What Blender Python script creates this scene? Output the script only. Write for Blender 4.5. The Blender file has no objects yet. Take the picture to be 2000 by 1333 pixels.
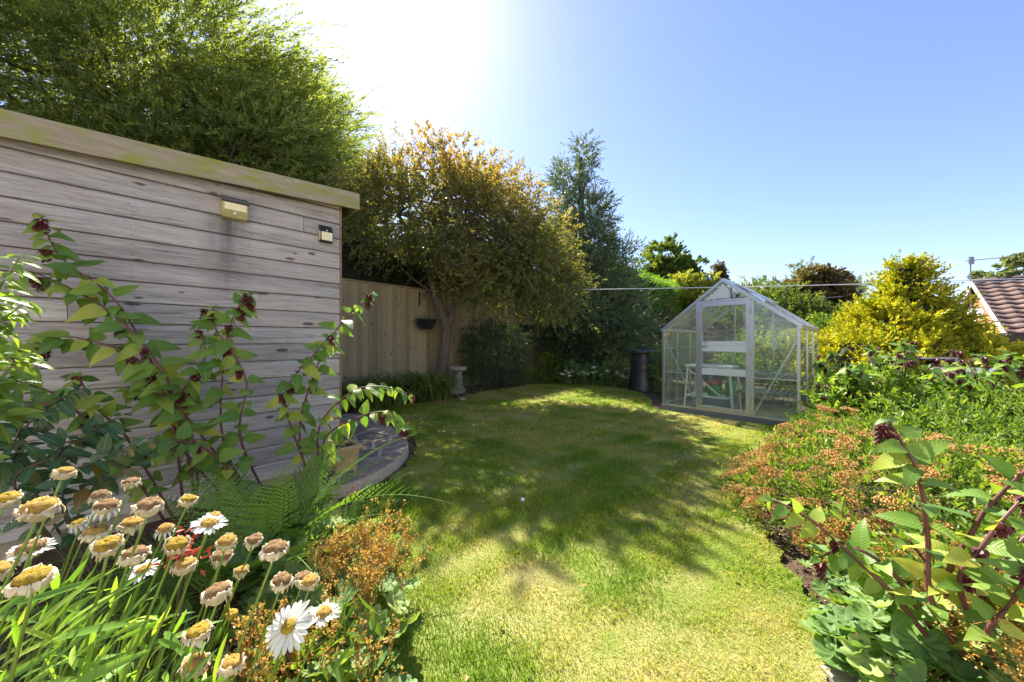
import bpy, math, numpy as np
from mathutils import Vector, Matrix

# ------------------------------------------------------------------ camera, sky, sun, exposure
sc = bpy.context.scene
C = sc.collection
CAMH = 1.2
cam_d = bpy.data.cameras.new('camera'); cam_d.lens = 12.0; cam_d.sensor_width = 36.0
cam_d.clip_start = 0.02; cam_d.clip_end = 2000
cam = bpy.data.objects.new('camera', cam_d); C.objects.link(cam)
cam.location = (0, 0, CAMH); cam.rotation_euler = (math.radians(90), 0, 0)
sc.camera = cam

SUN_AZ, SUN_EL = -21.0, 46.0          # degrees from the view axis (negative = left) and above the horizon
world = bpy.data.worlds.new('World'); sc.world = world; world.use_nodes = True
wn = world.node_tree.nodes; wl = world.node_tree.links
sky = wn.new('ShaderNodeTexSky'); sky.sky_type = 'NISHITA'; sky.sun_disc = False
sky.sun_elevation = math.radians(SUN_EL); sky.sun_rotation = math.radians(SUN_AZ)
sky.air_density = 1.0; sky.dust_density = 0.38; sky.ozone_density = 2.8; sky.altitude = 0
bg = wn['Background']; bg.inputs['Strength'].default_value = 0.085
tn = wn.new('ShaderNodeMix'); tn.data_type = 'RGBA'; tn.blend_type = 'MULTIPLY'; tn.inputs[0].default_value = 1.0
tn.inputs[7].default_value = (0.90, 0.85, 0.96, 1)      # late-summer white balance
wl.new(sky.outputs['Color'], tn.inputs[6]); wl.new(tn.outputs[2], bg.inputs['Color'])

sun_d = bpy.data.lights.new('sun', 'SUN'); sun_d.energy = 5.0; sun_d.angle = math.radians(0.6)
sun_d.color = (1.0, 0.93, 0.80)
sun = bpy.data.objects.new('sun', sun_d); C.objects.link(sun)
sa, se = math.radians(SUN_AZ), math.radians(SUN_EL)
sdir = Vector((math.sin(sa)*math.cos(se), math.cos(sa)*math.cos(se), math.sin(se)))
sun.location = sdir*60
sun.rotation_euler = sdir.to_track_quat('Z', 'Y').to_euler()
sc.view_settings.view_transform = 'Standard'; sc.view_settings.look = 'None'
sc.view_settings.exposure = 1.7; sc.view_settings.gamma = 1.0
sc.view_settings.use_curve_mapping = False
sc.cycles.max_bounces = 10; sc.cycles.diffuse_bounces = 7; sc.cycles.transparent_max_bounces = 24; sc.cycles.transmission_bounces = 6

# ------------------------------------------------------------------ helpers
rng = np.random.default_rng(11)
FPX, HY, CX = 667.0, 666.5, 1000.0
def at(px, py, d):                       # photograph direction + real distance -> world point
    return np.array([(px-CX)/FPX*d, d, CAMH+(HY-py)/FPX*d])
def gp(px, py, z=0.0):                   # photograph direction -> point on the ground
    d = FPX*(CAMH-z)/(py-HY)
    return at(px, py, d)
def nrm(a):
    a = np.asarray(a, float)
    return a/np.maximum(np.linalg.norm(a, axis=-1, keepdims=True), 1e-9)

ORG = {}
def tag(o, label=None, cat=None, group=None, kind=None):
    if label: o['label'] = label
    if cat: o['category'] = cat
    if group: o['group'] = group
    if kind: o['kind'] = kind
    return o
def thing(name, label, cat, loc, rotz=None, group=None):
    o = bpy.data.objects.new(name, None); C.objects.link(o)
    o.empty_display_size = 0.1
    o.location = loc
    if rotz is not None: o.rotation_euler = (0, 0, rotz)
    else: ORG[o.name] = np.array(loc, float)
    return tag(o, label, cat, group)
def root_of(o):
    while o.parent is not None: o = o.parent
    return o

class MB:
    def __init__(s): s.v = []; s.n = 0; s.l = []; s.c = []; s.t = []
    def add(s, V, F, tint=0.5):
        V = np.asarray(V, float).reshape(-1, 3)
        if isinstance(F, np.ndarray):
            s.l.append(F.reshape(-1)+s.n); s.c.append(np.full(len(F), F.shape[1]))
        else:
            s.l.append(np.concatenate([np.asarray(f) for f in F])+s.n); s.c.append(np.array([len(f) for f in F]))
        s.t.append(np.broadcast_to(np.asarray(tint, float), (len(s.c[-1]),)))
        s.v.append(V); s.n += len(V)
    def mesh(s, name, mat, smooth=False, off=None):
        V = np.concatenate(s.v); L = np.concatenate(s.l).astype(np.int32); cn = np.concatenate(s.c).astype(np.int32)
        if off is not None: V = V-off
        me = bpy.data.meshes.new(name)
        me.vertices.add(len(V)); me.vertices.foreach_set('co', V.astype(np.float32).ravel())
        me.loops.add(len(L)); me.loops.foreach_set('vertex_index', L)
        st = np.zeros(len(cn), np.int32); st[1:] = np.cumsum(cn)[:-1]
        me.polygons.add(len(cn)); me.polygons.foreach_set('loop_start', st)
        try: me.polygons.foreach_set('loop_total', cn)
        except Exception: pass
        a = me.attributes.new('tint', 'FLOAT', 'FACE'); a.data.foreach_set('value', np.concatenate(s.t).astype(np.float32))
        me.update(calc_edges=True); me.validate()
        me.polygons.foreach_set('use_smooth', np.full(len(me.polygons), bool(smooth)))
        me.materials.append(mat)
        return me
    def build(s, name, mat, parent=None, smooth=False, kind=None, origin=None):
        off = None
        if parent is not None: off = ORG.get(root_of(parent).name)
        elif origin is not None: off = np.asarray(origin, float)
        me = s.mesh(name, mat, smooth, off)
        o = bpy.data.objects.new(name, me); C.objects.link(o)
        if parent is not None: o.parent = parent
        elif origin is not None: o.location = origin; ORG[o.name] = np.asarray(origin, float)
        if kind: o['kind'] = kind
        return o
def inst(name, me, parent, M):
    o = bpy.data.objects.new(name, me); C.objects.link(o); o.parent = parent
    off = ORG.get(root_of(parent).name)
    M = M.copy()
    if off is not None: M.translation = M.translation - Vector(off)
    o.matrix_basis = M
    return o
def frame(p, d, n, s=1.0):               # y axis along d, z axis near n
    d = Vector(d).normalized(); n = Vector(n)
    x = d.cross(n)
    if x.length < 1e-5: x = d.orthogonal()
    x.normalize(); z = x.cross(d)
    M = Matrix((x*s, d*s, z*s)).transposed().to_4x4(); M.translation = Vector(p)
    return M

BOXF = np.array([[0,3,2,1],[4,5,6,7],[0,1,5,4],[1,2,6,5],[2,3,7,6],[3,0,4,7]])
def box(mb, a, b, tint=0.5):
    x0,y0,z0 = a; x1,y1,z1 = b
    mb.add([[x0,y0,z0],[x1,y0,z0],[x1,y1,z0],[x0,y1,z0],[x0,y0,z1],[x1,y0,z1],[x1,y1,z1],[x0,y1,z1]], BOXF, tint)
def bar(mb, p, q, w, h, up=(0,0,1), tint=0.5):
    p = np.asarray(p, float); q = np.asarray(q, float); d = nrm(q-p); s = nrm(np.cross(d, up)); u = np.cross(s, d)
    V = []
    for e in (p, q):
        V += [e-s*w/2-u*h/2, e+s*w/2-u*h/2, e+s*w/2+u*h/2, e-s*w/2+u*h/2]
    mb.add(V, BOXF, tint)
def bev_box(mb, a, b, r, tint=0.5):      # box with chamfered vertical+top edges
    x0,y0,z0 = a; x1,y1,z1 = b
    def ring(i, z): return [[x0+i+0,y0+i+r,z],[x0+i+r,y0+i,z],[x1-i-r,y0+i,z],[x1-i,y0+i+r,z],[x1-i,y1-i-r,z],[x1-i-r,y1-i,z],[x0+i+r,y1-i,z],[x0+i,y1-i-r,z]]
    V = ring(0,z0)+ring(0,z1-r)+ring(r*.8,z1)
    F = [list(range(7,-1,-1)), list(range(16,24))]
    for k in range(2):
        for i in range(8): F.append([k*8+i, k*8+(i+1)%8, k*8+8+(i+1)%8, k*8+8+i])
    mb.add(V, F, tint)
def tube(mb, pts, rad, n=6, tint=0.5, cap=True):
    pts = np.asarray(pts, float); m = len(pts); rad = np.broadcast_to(np.asarray(rad, float), (m,))
    T = np.gradient(pts, axis=0); T = nrm(T)
    ref = np.array([0.3, 0.2, 1.0]) if abs(T[0][2]) < .8 else np.array([1.0, 0.3, 0.1])
    V = np.zeros((m, n, 3)); a = np.linspace(0, 2*np.pi, n, endpoint=False)
    s = nrm(np.cross(T[0], ref))
    for i in range(m):
        s = nrm(s-T[i]*np.dot(s, T[i])); u = np.cross(T[i], s)
        V[i] = pts[i]+rad[i]*(np.cos(a)[:,None]*s+np.sin(a)[:,None]*u)
    F = []
    for i in range(m-1):
        for j in range(n): F.append([i*n+j, i*n+(j+1)%n, (i+1)*n+(j+1)%n, (i+1)*n+j])
    if cap: F.append(list(range(n-1,-1,-1))); F.append([(m-1)*n+j for j in range(n)])
    mb.add(V.reshape(-1,3), F, tint)
def lathe(mb, prof, c, n=24, tint=0.5, sq=None, wob=None):
    prof = np.asarray(prof, float); a = np.linspace(0, 2*np.pi, n, endpoint=False); m = len(prof)
    V = np.zeros((m, n, 3))
    for i,(r,z) in enumerate(prof):
        rr = np.full(n, r)
        if wob is not None: rr = rr*wob(a, i)
        V[i,:,0] = c[0]+rr*np.cos(a); V[i,:,1] = c[1]+rr*np.sin(a); V[i,:,2] = c[2]+z
    F = [[i*n+j, i*n+(j+1)%n, (i+1)*n+(j+1)%n, (i+1)*n+j] for i in range(m-1) for j in range(n)]
    F.append(list(range(n-1,-1,-1))); F.append([(m-1)*n+j for j in range(n)])
    mb.add(V.reshape(-1,3), F, tint)
def curve(pts, n):                       # Catmull-Rom through points
    P = np.asarray(pts, float); P = np.vstack([2*P[0]-P[1], P, 2*P[-1]-P[-2]]); k = len(P)-3
    out = []
    for u in np.linspace(0, k-1e-6, n):
        i = int(u); t = u-i; a,b,c,d = P[i],P[i+1],P[i+2],P[i+3]
        out.append(.5*((2*b)+(-a+c)*t+(2*a-5*b+4*c-d)*t*t+(-a+3*b-3*c+d)*t**3))
    return np.array(out)
def inside(poly, X, Y):
    r = np.zeros(len(X), bool); n = len(poly); j = n-1
    for i in range(n):
        xi,yi = poly[i][:2]; xj,yj = poly[j][:2]
        c = ((yi > Y) != (yj > Y)) & (X < (xj-xi)*(Y-yi)/((yj-yi) if abs(yj-yi) > 1e-12 else 1e-12)+xi)
        r ^= c; j = i
    return r
_nv = [(rng.normal(size=3), rng.uniform(0, 6.28)) for _ in range(24)]
def noise3(P, f=1.0, k=0):               # smooth pseudo noise, about -1..1
    P = np.asarray(P, float)*f; s = 0
    for i in range(6):
        v, p = _nv[(i+k*6) % 24]; s = s+np.sin(P@(v*(1+.35*i))+p+k)
    return s/3.2

# ------------------------------------------------------------------ leaves in bulk
def leaf_quads(mb, P, D, N, L, W, fold=.25, tint=.5, mid=.45):
    P = np.asarray(P); K = len(P)
    D = nrm(D); S = nrm(np.cross(D, N)); N = np.cross(S, D)
    L = np.broadcast_to(np.asarray(L, float), (K,))[:,None]; W = np.broadcast_to(np.asarray(W, float), (K,))[:,None]
    m = P+D*L*mid+N*W*fold
    V = np.stack([P, m+S*W/2, P+D*L, m-S*W/2], 1).reshape(-1,3)
    F = np.arange(K*4).reshape(K,4)
    mb.add(V, F, tint)
def rand_dir(n): return nrm(rng.normal(size=(n,3)))
def sprays(mb, P, D, TL, n, L, W, ang=.8, droop=.2, tint=None, fold=.25, up=.5, tj=.18, twig=None, twr=.003):
    K = len(P); D = nrm(D); TL = np.broadcast_to(np.asarray(TL, float), (K,))
    A = nrm(np.cross(D, rand_dir(K))); B = np.cross(D, A)
    if tint is None: tint = rng.uniform(0, 1, K)
    tint = np.broadcast_to(np.asarray(tint, float), (K,))
    ph = rng.uniform(0, 6.28, K)
    for j in range(n):
        t = (j+.6)/n
        a = ph+j*2.4+rng.normal(0, .3, K)
        pos = P+D*(TL*t)[:,None]; pos[:,2] -= droop*TL*t*t
        an = ang*(1-.45*t)+rng.normal(0, .18, K)
        perp = np.cos(a)[:,None]*A+np.sin(a)[:,None]*B
        d = D*np.cos(an)[:,None]+perp*np.sin(an)[:,None]; d[:,2] -= droop*.6
        nn = rand_dir(K)*(1-up); nn[:,2] += up
        s = rng.uniform(.7, 1.15, K)*(1-.25*t)
        leaf_quads(mb, pos, d, nn, L*s, W*s, fold, np.clip(tint+rng.normal(0, tj, K), 0, 1))
    if twig is not None:
        E = P+D*TL[:,None]; E[:,2] -= droop*TL
        S = A*twr
        V = np.stack([P-S, P+S, E+S*.3, E-S*.3], 1).reshape(-1,3)
        twig.add(V, np.arange(K*4).reshape(K,4), .5)
def blob_points(n, c, r, inner=.5, lump=.2, f=2.2, k=0, zmin=None, clump=0, cs=.15):
    if clump:
        Pc, nc = blob_points(max(4, n//clump), c, r, inner, lump, f, k, zmin)
        i = rng.integers(0, len(Pc), n); o = rng.normal(0, cs, (n,3))*np.array([1,1,.7])
        return Pc[i]+o, nrm(nc[i]+o/cs*.35)
    d = rand_dir(n); q = rng.uniform(inner**3, 1, n)**(1/3)
    q = q*(1+lump*noise3(d, f, k)+.5*lump*noise3(d, f*2.3, k+1))
    P = np.asarray(c)+d*q[:,None]*np.asarray(r)
    nn = nrm(d/np.asarray(r))
    if zmin is not None:
        m = P[:,2] > zmin; P = P[m]; nn = nn[m]
    return P, nn

# ------------------------------------------------------------------ single leaf meshes
def leaf_shape(L, W, n=8, fold=.3, curl=.25, a=.45, b=1.0, wave=.0, seed=0, tint=.5):
    t = np.linspace(0, 1, n+1); w = (t+.001)**a*(1-t)**b; w = w/w.max()*W/2; w[-1] = 0
    r = np.random.default_rng(seed)
    y = L*t; zc = -curl*L*t**2
    wv = wave*W*np.sin(t*9+r.uniform(0,6)); wv2 = wave*W*np.sin(t*8+r.uniform(0,6))
    V = np.concatenate([np.stack([np.zeros(n+1), y, zc], 1),
                        np.stack([w, y-w*.12, zc+fold*w+wv], 1), np.stack([-w, y-w*.12, zc+fold*w+wv2], 1)])
    m = n+1; F = []
    for i in range(n):
        F += [[i, m+i, m+i+1, i+1], [i, i+1, 2*m+i+1, 2*m+i]]
    mb = MB(); mb.add(V, F, tint); return mb
def round_leaf(R, lobes=9, pleat=.12, seed=0):
    r = np.random.default_rng(seed); n = lobes*6; th = np.linspace(-2.75, 2.75, n+1)
    ph = np.abs(np.sin((th+2.75)/5.5*np.pi*lobes))
    V = [[0,0,0]]; 
    for k,q in enumerate((.5, .85, 1.0)):
        rr = R*q*(.80+.20*ph**.6 if q == 1.0 else .93+.05*ph)*(1+.05*np.sin(th*2+r.uniform(0,6)))
        z = R*(.30*q*q-.05)+R*pleat*q*(ph-.5)+.06*R*np.sin(th*2+r.uniform(0,6))*q
        V += [[a*math.sin(t), a*math.cos(t), c] for a,t,c in zip(rr, th, z)]
    F = []
    for i in range(n):
        F.append([0, 1+i+1, 1+i])
        for k in range(2):
            o = 1+k*(n+1); p = o+n+1
            F.append([o+i, o+i+1, p+i+1, p+i])
    mb = MB(); mb.add(V, F, .5); return mb

# ------------------------------------------------------------------ materials
def new_mat(name):
    m = bpy.data.materials.new(name); m.use_nodes = True
    nt = m.node_tree; nt.nodes.clear()
    out = nt.nodes.new('ShaderNodeOutputMaterial')
    return m, nt, out
def N_(nt, t, **kw):
    n = nt.nodes.new(t)
    for k,v in kw.items():
        if k in n.inputs: n.inputs[k].default_value = v
        else: setattr(n, k, v)
    return n
def ramp(nt, fac, cols):
    r = nt.nodes.new('ShaderNodeValToRGB'); e = r.color_ramp.elements
    while len(e) < len(cols): e.new(.5)
    for i,(p,c) in enumerate(cols): e[i].position = p; e[i].color = (*c, 1)
    nt.links.new(fac, r.inputs['Fac']); return r.outputs['Color']
def math_(nt, op, a, b=None, clamp=False):
    n = nt.nodes.new('ShaderNodeMath'); n.operation = op; n.use_clamp = clamp
    for i,v in enumerate((a, b)):
        if v is None: continue
        if hasattr(v, 'links'): nt.links.new(v, n.inputs[i])
        else: n.inputs[i].default_value = v
    return n.outputs[0]
def mixc(nt, fac, a, b, mode='MIX'):
    n = nt.nodes.new('ShaderNodeMix'); n.data_type = 'RGBA'; n.blend_type = mode
    for s,v in ((0, fac), (6, a), (7, b)):
        if hasattr(v, 'links'): nt.links.new(v, n.inputs[s])
        else: n.inputs[s].default_value = v if s == 0 else (*v, 1)
    return n.outputs[2]
def coords(nt, scale=(1,1,1), kind='Object', rnd=False):
    tc = nt.nodes.new('ShaderNodeTexCoord'); mp = nt.nodes.new('ShaderNodeMapping')
    mp.inputs['Scale'].default_value = scale
    nt.links.new(tc.outputs[kind], mp.inputs['Vector'])
    if rnd:
        oi = nt.nodes.new('ShaderNodeObjectInfo')
        cb = nt.nodes.new('ShaderNodeCombineXYZ')
        for i,k in enumerate((37., 11., 53.)):
            nt.links.new(math_(nt, 'MULTIPLY', oi.outputs['Random'], k), cb.inputs[i])
        nt.links.new(cb.outputs[0], mp.inputs['Location'])
    return mp.outputs['Vector']
def noise(nt, vec, scale, detail=4, rough=.55, dist=0.):
    n = nt.nodes.new('ShaderNodeTexNoise'); n.inputs['Scale'].default_value = scale; n.inputs['Detail'].default_value = detail
    n.inputs['Roughness'].default_value = rough; n.inputs['Distortion'].default_value = dist
    nt.links.new(vec, n.inputs['Vector']); return n.outputs['Fac']
def bump(nt, h, strength=.3, dist=.01):
    b = nt.nodes.new('ShaderNodeBump'); b.inputs['Strength'].default_value = strength; b.inputs['Distance'].default_value = dist
    nt.links.new(h, b.inputs['Height']); return b.outputs['Normal']
def leafmat(name, cols, trans=.4, rough=.5, spec=.35, obj=False, tmul=(1.5, 1.45, .5), vein=False):
    g_ = 1.0 if max(cols[-1][1]) > .45 else 1.32
    cols = [(p_, tuple(min(.9, x*g_) for x in c_)) for p_,c_ in cols]
    m, nt, out = new_mat(name)
    if obj:
        f = N_(nt, 'ShaderNodeObjectInfo').outputs['Random']
    else:
        f = N_(nt, 'ShaderNodeAttribute', attribute_name='tint').outputs['Fac']
    nz = noise(nt, coords(nt, rnd=obj), 9 if not obj else 3.5, 4)
    f = math_(nt, 'ADD', f, math_(nt, 'MULTIPLY', math_(nt, 'SUBTRACT', nz, .5), .35), True)
    col = ramp(nt, f, cols)
    pr = N_(nt, 'ShaderNodeBsdfPrincipled', Roughness=rough); pr.inputs['Specular IOR Level'].default_value = spec
    nt.links.new(col, pr.inputs['Base Color'])
    if vein:
        sx = N_(nt, 'ShaderNodeSeparateXYZ'); nt.links.new(coords(nt), sx.inputs[0])
        ax = math_(nt, 'ABSOLUTE', sx.outputs[0])
        w = math_(nt, 'SINE', math_(nt, 'MULTIPLY', math_(nt, 'SUBTRACT', sx.outputs[1], math_(nt, 'MULTIPLY', ax, .8)), 62.))
        v = math_(nt, 'ADD', w, math_(nt, 'MULTIPLY', nz, .8))
        nt.links.new(bump(nt, v, .12, .010), pr.inputs['Normal'])
        rib = math_(nt, 'MAXIMUM', math_(nt, 'LESS_THAN', ax, .012), math_(nt, 'MULTIPLY', math_(nt, 'GREATER_THAN', w, .95), .22))
        col = mixc(nt, math_(nt, 'MULTIPLY', rib, .45), col, (.34, .38, .13))
        spot = noise(nt, coords(nt, rnd=True), 5.5, 5, .65)
        col = mixc(nt, math_(nt, 'MULTIPLY', math_(nt, 'SUBTRACT', spot, .66, True), 9., True), col, (.20, .11, .04))
        nt.links.new(col, pr.inputs['Base Color'])
    tr = N_(nt, 'ShaderNodeBsdfTranslucent')
    nt.links.new(mixc(nt, 1.0, col, tmul, 'MULTIPLY'), tr.inputs['Color'])
    mx = N_(nt, 'ShaderNodeMixShader'); mx.inputs[0].default_value = trans
    nt.links.new(pr.outputs[0], mx.inputs[1]); nt.links.new(tr.outputs[0], mx.inputs[2]); nt.links.new(mx.outputs[0], out.inputs[0])
    return m
def simple(name, col, rough=.6, metal=0., spec=.5, var=.25, scale=6., bmp=.0, stretch=(1,1,1), rnd=True, ovar=0.):
    m, nt, out = new_mat(name)
    v = coords(nt, stretch, rnd=rnd); nz = noise(nt, v, scale, 5, .6)
    c = ramp(nt, nz, [(.25, tuple(x*(1-var) for x in col)), (.75, tuple(min(1, x*(1+var)) for x in col))])
    if ovar:
        hs_ = N_(nt, 'ShaderNodeHueSaturation'); oi = N_(nt, 'ShaderNodeObjectInfo')
        nt.links.new(math_(nt, 'ADD', math_(nt, 'MULTIPLY', oi.outputs['Random'], 2*ovar), 1-ovar), hs_.inputs['Value']); nt.links.new(c, hs_.inputs['Color']); c = hs_.outputs[0]
    pr = N_(nt, 'ShaderNodeBsdfPrincipled', Roughness=rough, Metallic=metal); pr.inputs['Specular IOR Level'].default_value = spec
    nt.links.new(c, pr.inputs['Base Color'])
    if bmp: nt.links.new(bump(nt, noise(nt, v, scale*5, 6, .65), bmp, .01), pr.inputs['Normal'])
    nt.links.new(pr.outputs[0], out.inputs[0]); return m
def woodmat(name, cols, axis=0, knots=True, stain=None, warm=None, moss=None):
    m, nt, out = new_mat(name)
    st = [26, 26, 26]; st[axis] = 1.7
    v = coords(nt, tuple(st), rnd=True)
    g = noise(nt, v, 3.0, 8, .68, .6)
    v2 = coords(nt, tuple(x*.25 for x in st), rnd=True); g2 = noise(nt, v2, 2.0, 4, .5, .3)
    f = math_(nt, 'ADD', math_(nt, 'MULTIPLY', g, .65), math_(nt, 'MULTIPLY', g2, .35))
    col = ramp(nt, f, cols)
    oi = N_(nt, 'ShaderNodeObjectInfo')
    bv = math_(nt, 'ADD', math_(nt, 'MULTIPLY', oi.outputs['Random'], .45), .78)
    cb = N_(nt, 'ShaderNodeCombineColor')
    for i in range(3): nt.links.new(bv, cb.inputs[i])
    col = mixc(nt, 1.0, col, cb.outputs[0], 'MULTIPLY')
    if warm is not None:
        big = noise(nt, coords(nt, (1.2,1.2,3), rnd=True), 1.6, 3)
        col = mixc(nt, math_(nt, 'MULTIPLY', math_(nt, 'SUBTRACT', big, .42, True), 1.6, True), col, warm)
    if moss is not None:
        big = noise(nt, coords(nt, (2.0,2.0,5)), 3.0, 6, .7)
        col = mixc(nt, math_(nt, 'MULTIPLY', math_(nt, 'SUBTRACT', big, .44, True), 5., True), col, moss)
    if knots:
        vk = N_(nt, 'ShaderNodeTexVoronoi'); vk.inputs['Scale'].default_value = 1.0
        sk = [16, 16, 16]; sk[axis] = 6.0
        vk.inputs['Randomness'].default_value = 1.0; nt.links.new(coords(nt, tuple(sk), rnd=True), vk.inputs['Vector'])
        sp_ = N_(nt, 'ShaderNodeSeparateColor'); nt.links.new(vk.outputs['Color'], sp_.inputs[0])
        lim = math_(nt, 'MULTIPLY', math_(nt, 'SUBTRACT', sp_.outputs[0], .32, True), .42)
        k = math_(nt, 'MULTIPLY', math_(nt, 'SUBTRACT', lim, math_(nt, 'ADD', vk.outputs['Distance'], math_(nt, 'MULTIPLY', math_(nt, 'SUBTRACT', g, .5), .35))), 14., True)
        col = mixc(nt, math_(nt, 'MULTIPLY', k, .8), col, (.06, .04, .035))
    if stain is not None:
        sx = N_(nt, 'ShaderNodeSeparateXYZ'); nt.links.new(coords(nt), sx.inputs[0])
        dx = math_(nt, 'DIVIDE', math_(nt, 'ABSOLUTE', math_(nt, 'SUBTRACT', sx.outputs[0], stain[0])), stain[1])
        wx = math_(nt, 'SUBTRACT', 1.0, dx, True)
        wz = math_(nt, 'MULTIPLY', math_(nt, 'GREATER_THAN', stain[2], sx.outputs[2]), math_(nt, 'SUBTRACT', 1.0, math_(nt, 'DIVIDE', math_(nt, 'SUBTRACT', stain[2], sx.outputs[2]), stain[3]), True))
        blot = noise(nt, coords(nt, (8, 8, 3)), 2.0, 4)
        fac = math_(nt, 'MULTIPLY', math_(nt, 'MULTIPLY', wx, wz), math_(nt, 'MULTIPLY', blot, 1.5), True)
        col = mixc(nt, fac, col, (.05, .045, .05))
    pr = N_(nt, 'ShaderNodeBsdfPrincipled', Roughness=.85); pr.inputs['Specular IOR Level'].default_value = .2
    nt.links.new(col, pr.inputs['Base Color']); nt.links.new(bump(nt, g, .35, .006), pr.inputs['Normal'])
    nt.links.new(pr.outputs[0], out.inputs[0]); return m
def glassmat(name, tint=(.93, .97, .95), dirt=.10):
    m, nt, out = new_mat(name)
    tr = N_(nt, 'ShaderNodeBsdfTransparent'); tr.inputs[0].default_value = (*tint, 1)
    gl = N_(nt, 'ShaderNodeBsdfGlossy', Roughness=.03); gl.inputs[0].default_value = (1, 1, 1, 1)
    lw = N_(nt, 'ShaderNodeLayerWeight'); f5 = math_(nt, 'POWER', lw.outputs['Facing'], 5.0)
    fr = math_(nt, 'ADD', math_(nt, 'MULTIPLY', f5, .9), .045)
    mx = N_(nt, 'ShaderNodeMixShader'); nt.links.new(fr, mx.inputs[0]); nt.links.new(tr.outputs[0], mx.inputs[1]); nt.links.new(gl.outputs[0], mx.inputs[2])
    df = N_(nt, 'ShaderNodeBsdfDiffuse'); df.inputs[0].default_value = (.55, .58, .5, 1)
    nz = noise(nt, coords(nt, (3, 3, 1.2)), 2.5, 6, .65)
    mx2 = N_(nt, 'ShaderNodeMixShader'); nt.links.new(math_(nt, 'MULTIPLY', math_(nt, 'SUBTRACT', nz, .3, True), dirt*2.0, True), mx2.inputs[0])
    nt.links.new(mx.outputs[0], mx2.inputs[1]); nt.links.new(df.outputs[0], mx2.inputs[2]); nt.links.new(mx2.outputs[0], out.inputs[0])
    return m

M = {}
M['bark'] = simple('bark', (.10, .075, .055), .9, var=.45, scale=9, bmp=.8, stretch=(3,3,.7))
M['bark_pale'] = simple('bark_pale', (.16, .12, .085), .9, var=.4, scale=9, bmp=.8, stretch=(3,3,.7))
M['twig'] = simple('twig', (.10, .08, .05), .9, var=.3)
M['willow'] = leafmat('willow_leaf', [(0, (.11,.15,.05)), (.5, (.18,.23,.075)), (1, (.30,.33,.09))], .48)
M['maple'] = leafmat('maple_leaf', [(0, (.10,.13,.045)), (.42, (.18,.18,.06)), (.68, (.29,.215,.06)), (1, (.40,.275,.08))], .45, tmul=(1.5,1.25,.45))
M['holly'] = leafmat('holly_leaf', [(0, (.055,.09,.05)), (.6, (.095,.14,.075)), (1, (.17,.21,.105))], .25, .36, .4)
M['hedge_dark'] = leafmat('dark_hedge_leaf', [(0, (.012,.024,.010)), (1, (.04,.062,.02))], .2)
M['hedge'] = leafmat('hedge_leaf', [(0, (.09,.20,.022)), (.6, (.16,.30,.032)), (1, (.28,.38,.055))], .42)
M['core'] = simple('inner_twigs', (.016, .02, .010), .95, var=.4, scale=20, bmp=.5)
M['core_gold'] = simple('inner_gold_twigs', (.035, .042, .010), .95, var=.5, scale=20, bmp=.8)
M['gold'] = leafmat('gold_conifer_leaf', [(0, (.13,.21,.016)), (.4, (.34,.37,.022)), (1, (.64,.56,.035))], .35, tmul=(1.2,1.15,.4))
M['green_tree'] = leafmat('green_tree_leaf', [(0, (.045,.08,.018)), (.6, (.085,.13,.028)), (1, (.17,.20,.04))], .4)
M['lime'] = leafmat('lime_leaf', [(0, (.13,.17,.025)), (1, (.33,.33,.06))], .4)
M['bronze'] = leafmat('bronze_conifer_leaf', [(0, (.05,.055,.022)), (.5, (.11,.09,.038)), (1, (.22,.155,.06))], .25)
M['grey_green'] = leafmat('grey_green_leaf', [(0, (.08,.11,.06)), (1, (.19,.22,.12))], .4)
M['purple'] = leafmat('purple_leaf', [(0, (.03,.015,.016)), (1, (.11,.06,.045))], .3)
M['shrub_dark'] = leafmat('dark_shrub_leaf', [(0, (.02,.045,.016)), (1, (.05,.10,.032))], .25, .4, .45)
M['shrub'] = leafmat('shrub_leaf', [(0, (.06,.11,.018)), (.6, (.11,.19,.028)), (1, (.22,.28,.045))], .4)
M['strap'] = leafmat('strap_leaf', [(0, (.08,.14,.03)), (.7, (.15,.21,.045)), (1, (.34,.27,.11))], .4)
M['sedum'] = leafmat('sedum_leaf', [(0, (.07,.14,.05)), (1, (.14,.23,.08))], .3)
M['sedum_fl'] = simple('sedum_flower', (.62, .60, .46), .8, var=.25, scale=60)
M['ley'] = leafmat('himalayan_leaf', [(0, (.075,.16,.028)), (.55, (.13,.23,.04)), (.85, (.22,.30,.05)), (1, (.34,.35,.06))], .42, .45, .4, obj=True, vein=True)
M['ley_stem'] = simple('red_stem', (.13, .045, .04), .5, var=.35, scale=20)
M['ley_fl'] = simple('maroon_bract', (.11, .012, .022), .55, var=.5, scale=50)
M['hyp'] = leafmat('dark_ovate_leaf', [(0, (.025,.07,.022)), (.8, (.05,.11,.035)), (1, (.20,.13,.04))], .25, .35, .5, obj=True, vein=True)
M['brightleaf'] = leafmat('bright_shrub_leaf', [(0, (.08,.16,.025)), (1, (.24,.32,.06))], .45, .4, .5, obj=True, vein=True)
M['fern'] = leafmat('fern_frond', [(0, (.09,.18,.03)), (1, (.18,.28,.05))], .42, obj=True)
M['alch'] = leafmat('lady_mantle_leaf', [(0, (.09,.17,.05)), (.7, (.15,.24,.07)), (1, (.25,.32,.10))], .38, .6, .3, obj=True)
M['alch_fl'] = leafmat('lady_mantle_flower', [(0, (.26,.14,.04)), (.6, (.40,.24,.075)), (1, (.44,.37,.11))], .3)
M['dleaf'] = leafmat('daisy_leaf', [(0, (.08,.17,.025)), (.6, (.14,.26,.035)), (1, (.28,.36,.06))], .42, obj=True)
M['dstem'] = simple('daisy_stem', (.16, .24, .035), .55, var=.25, scale=20)
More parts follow.
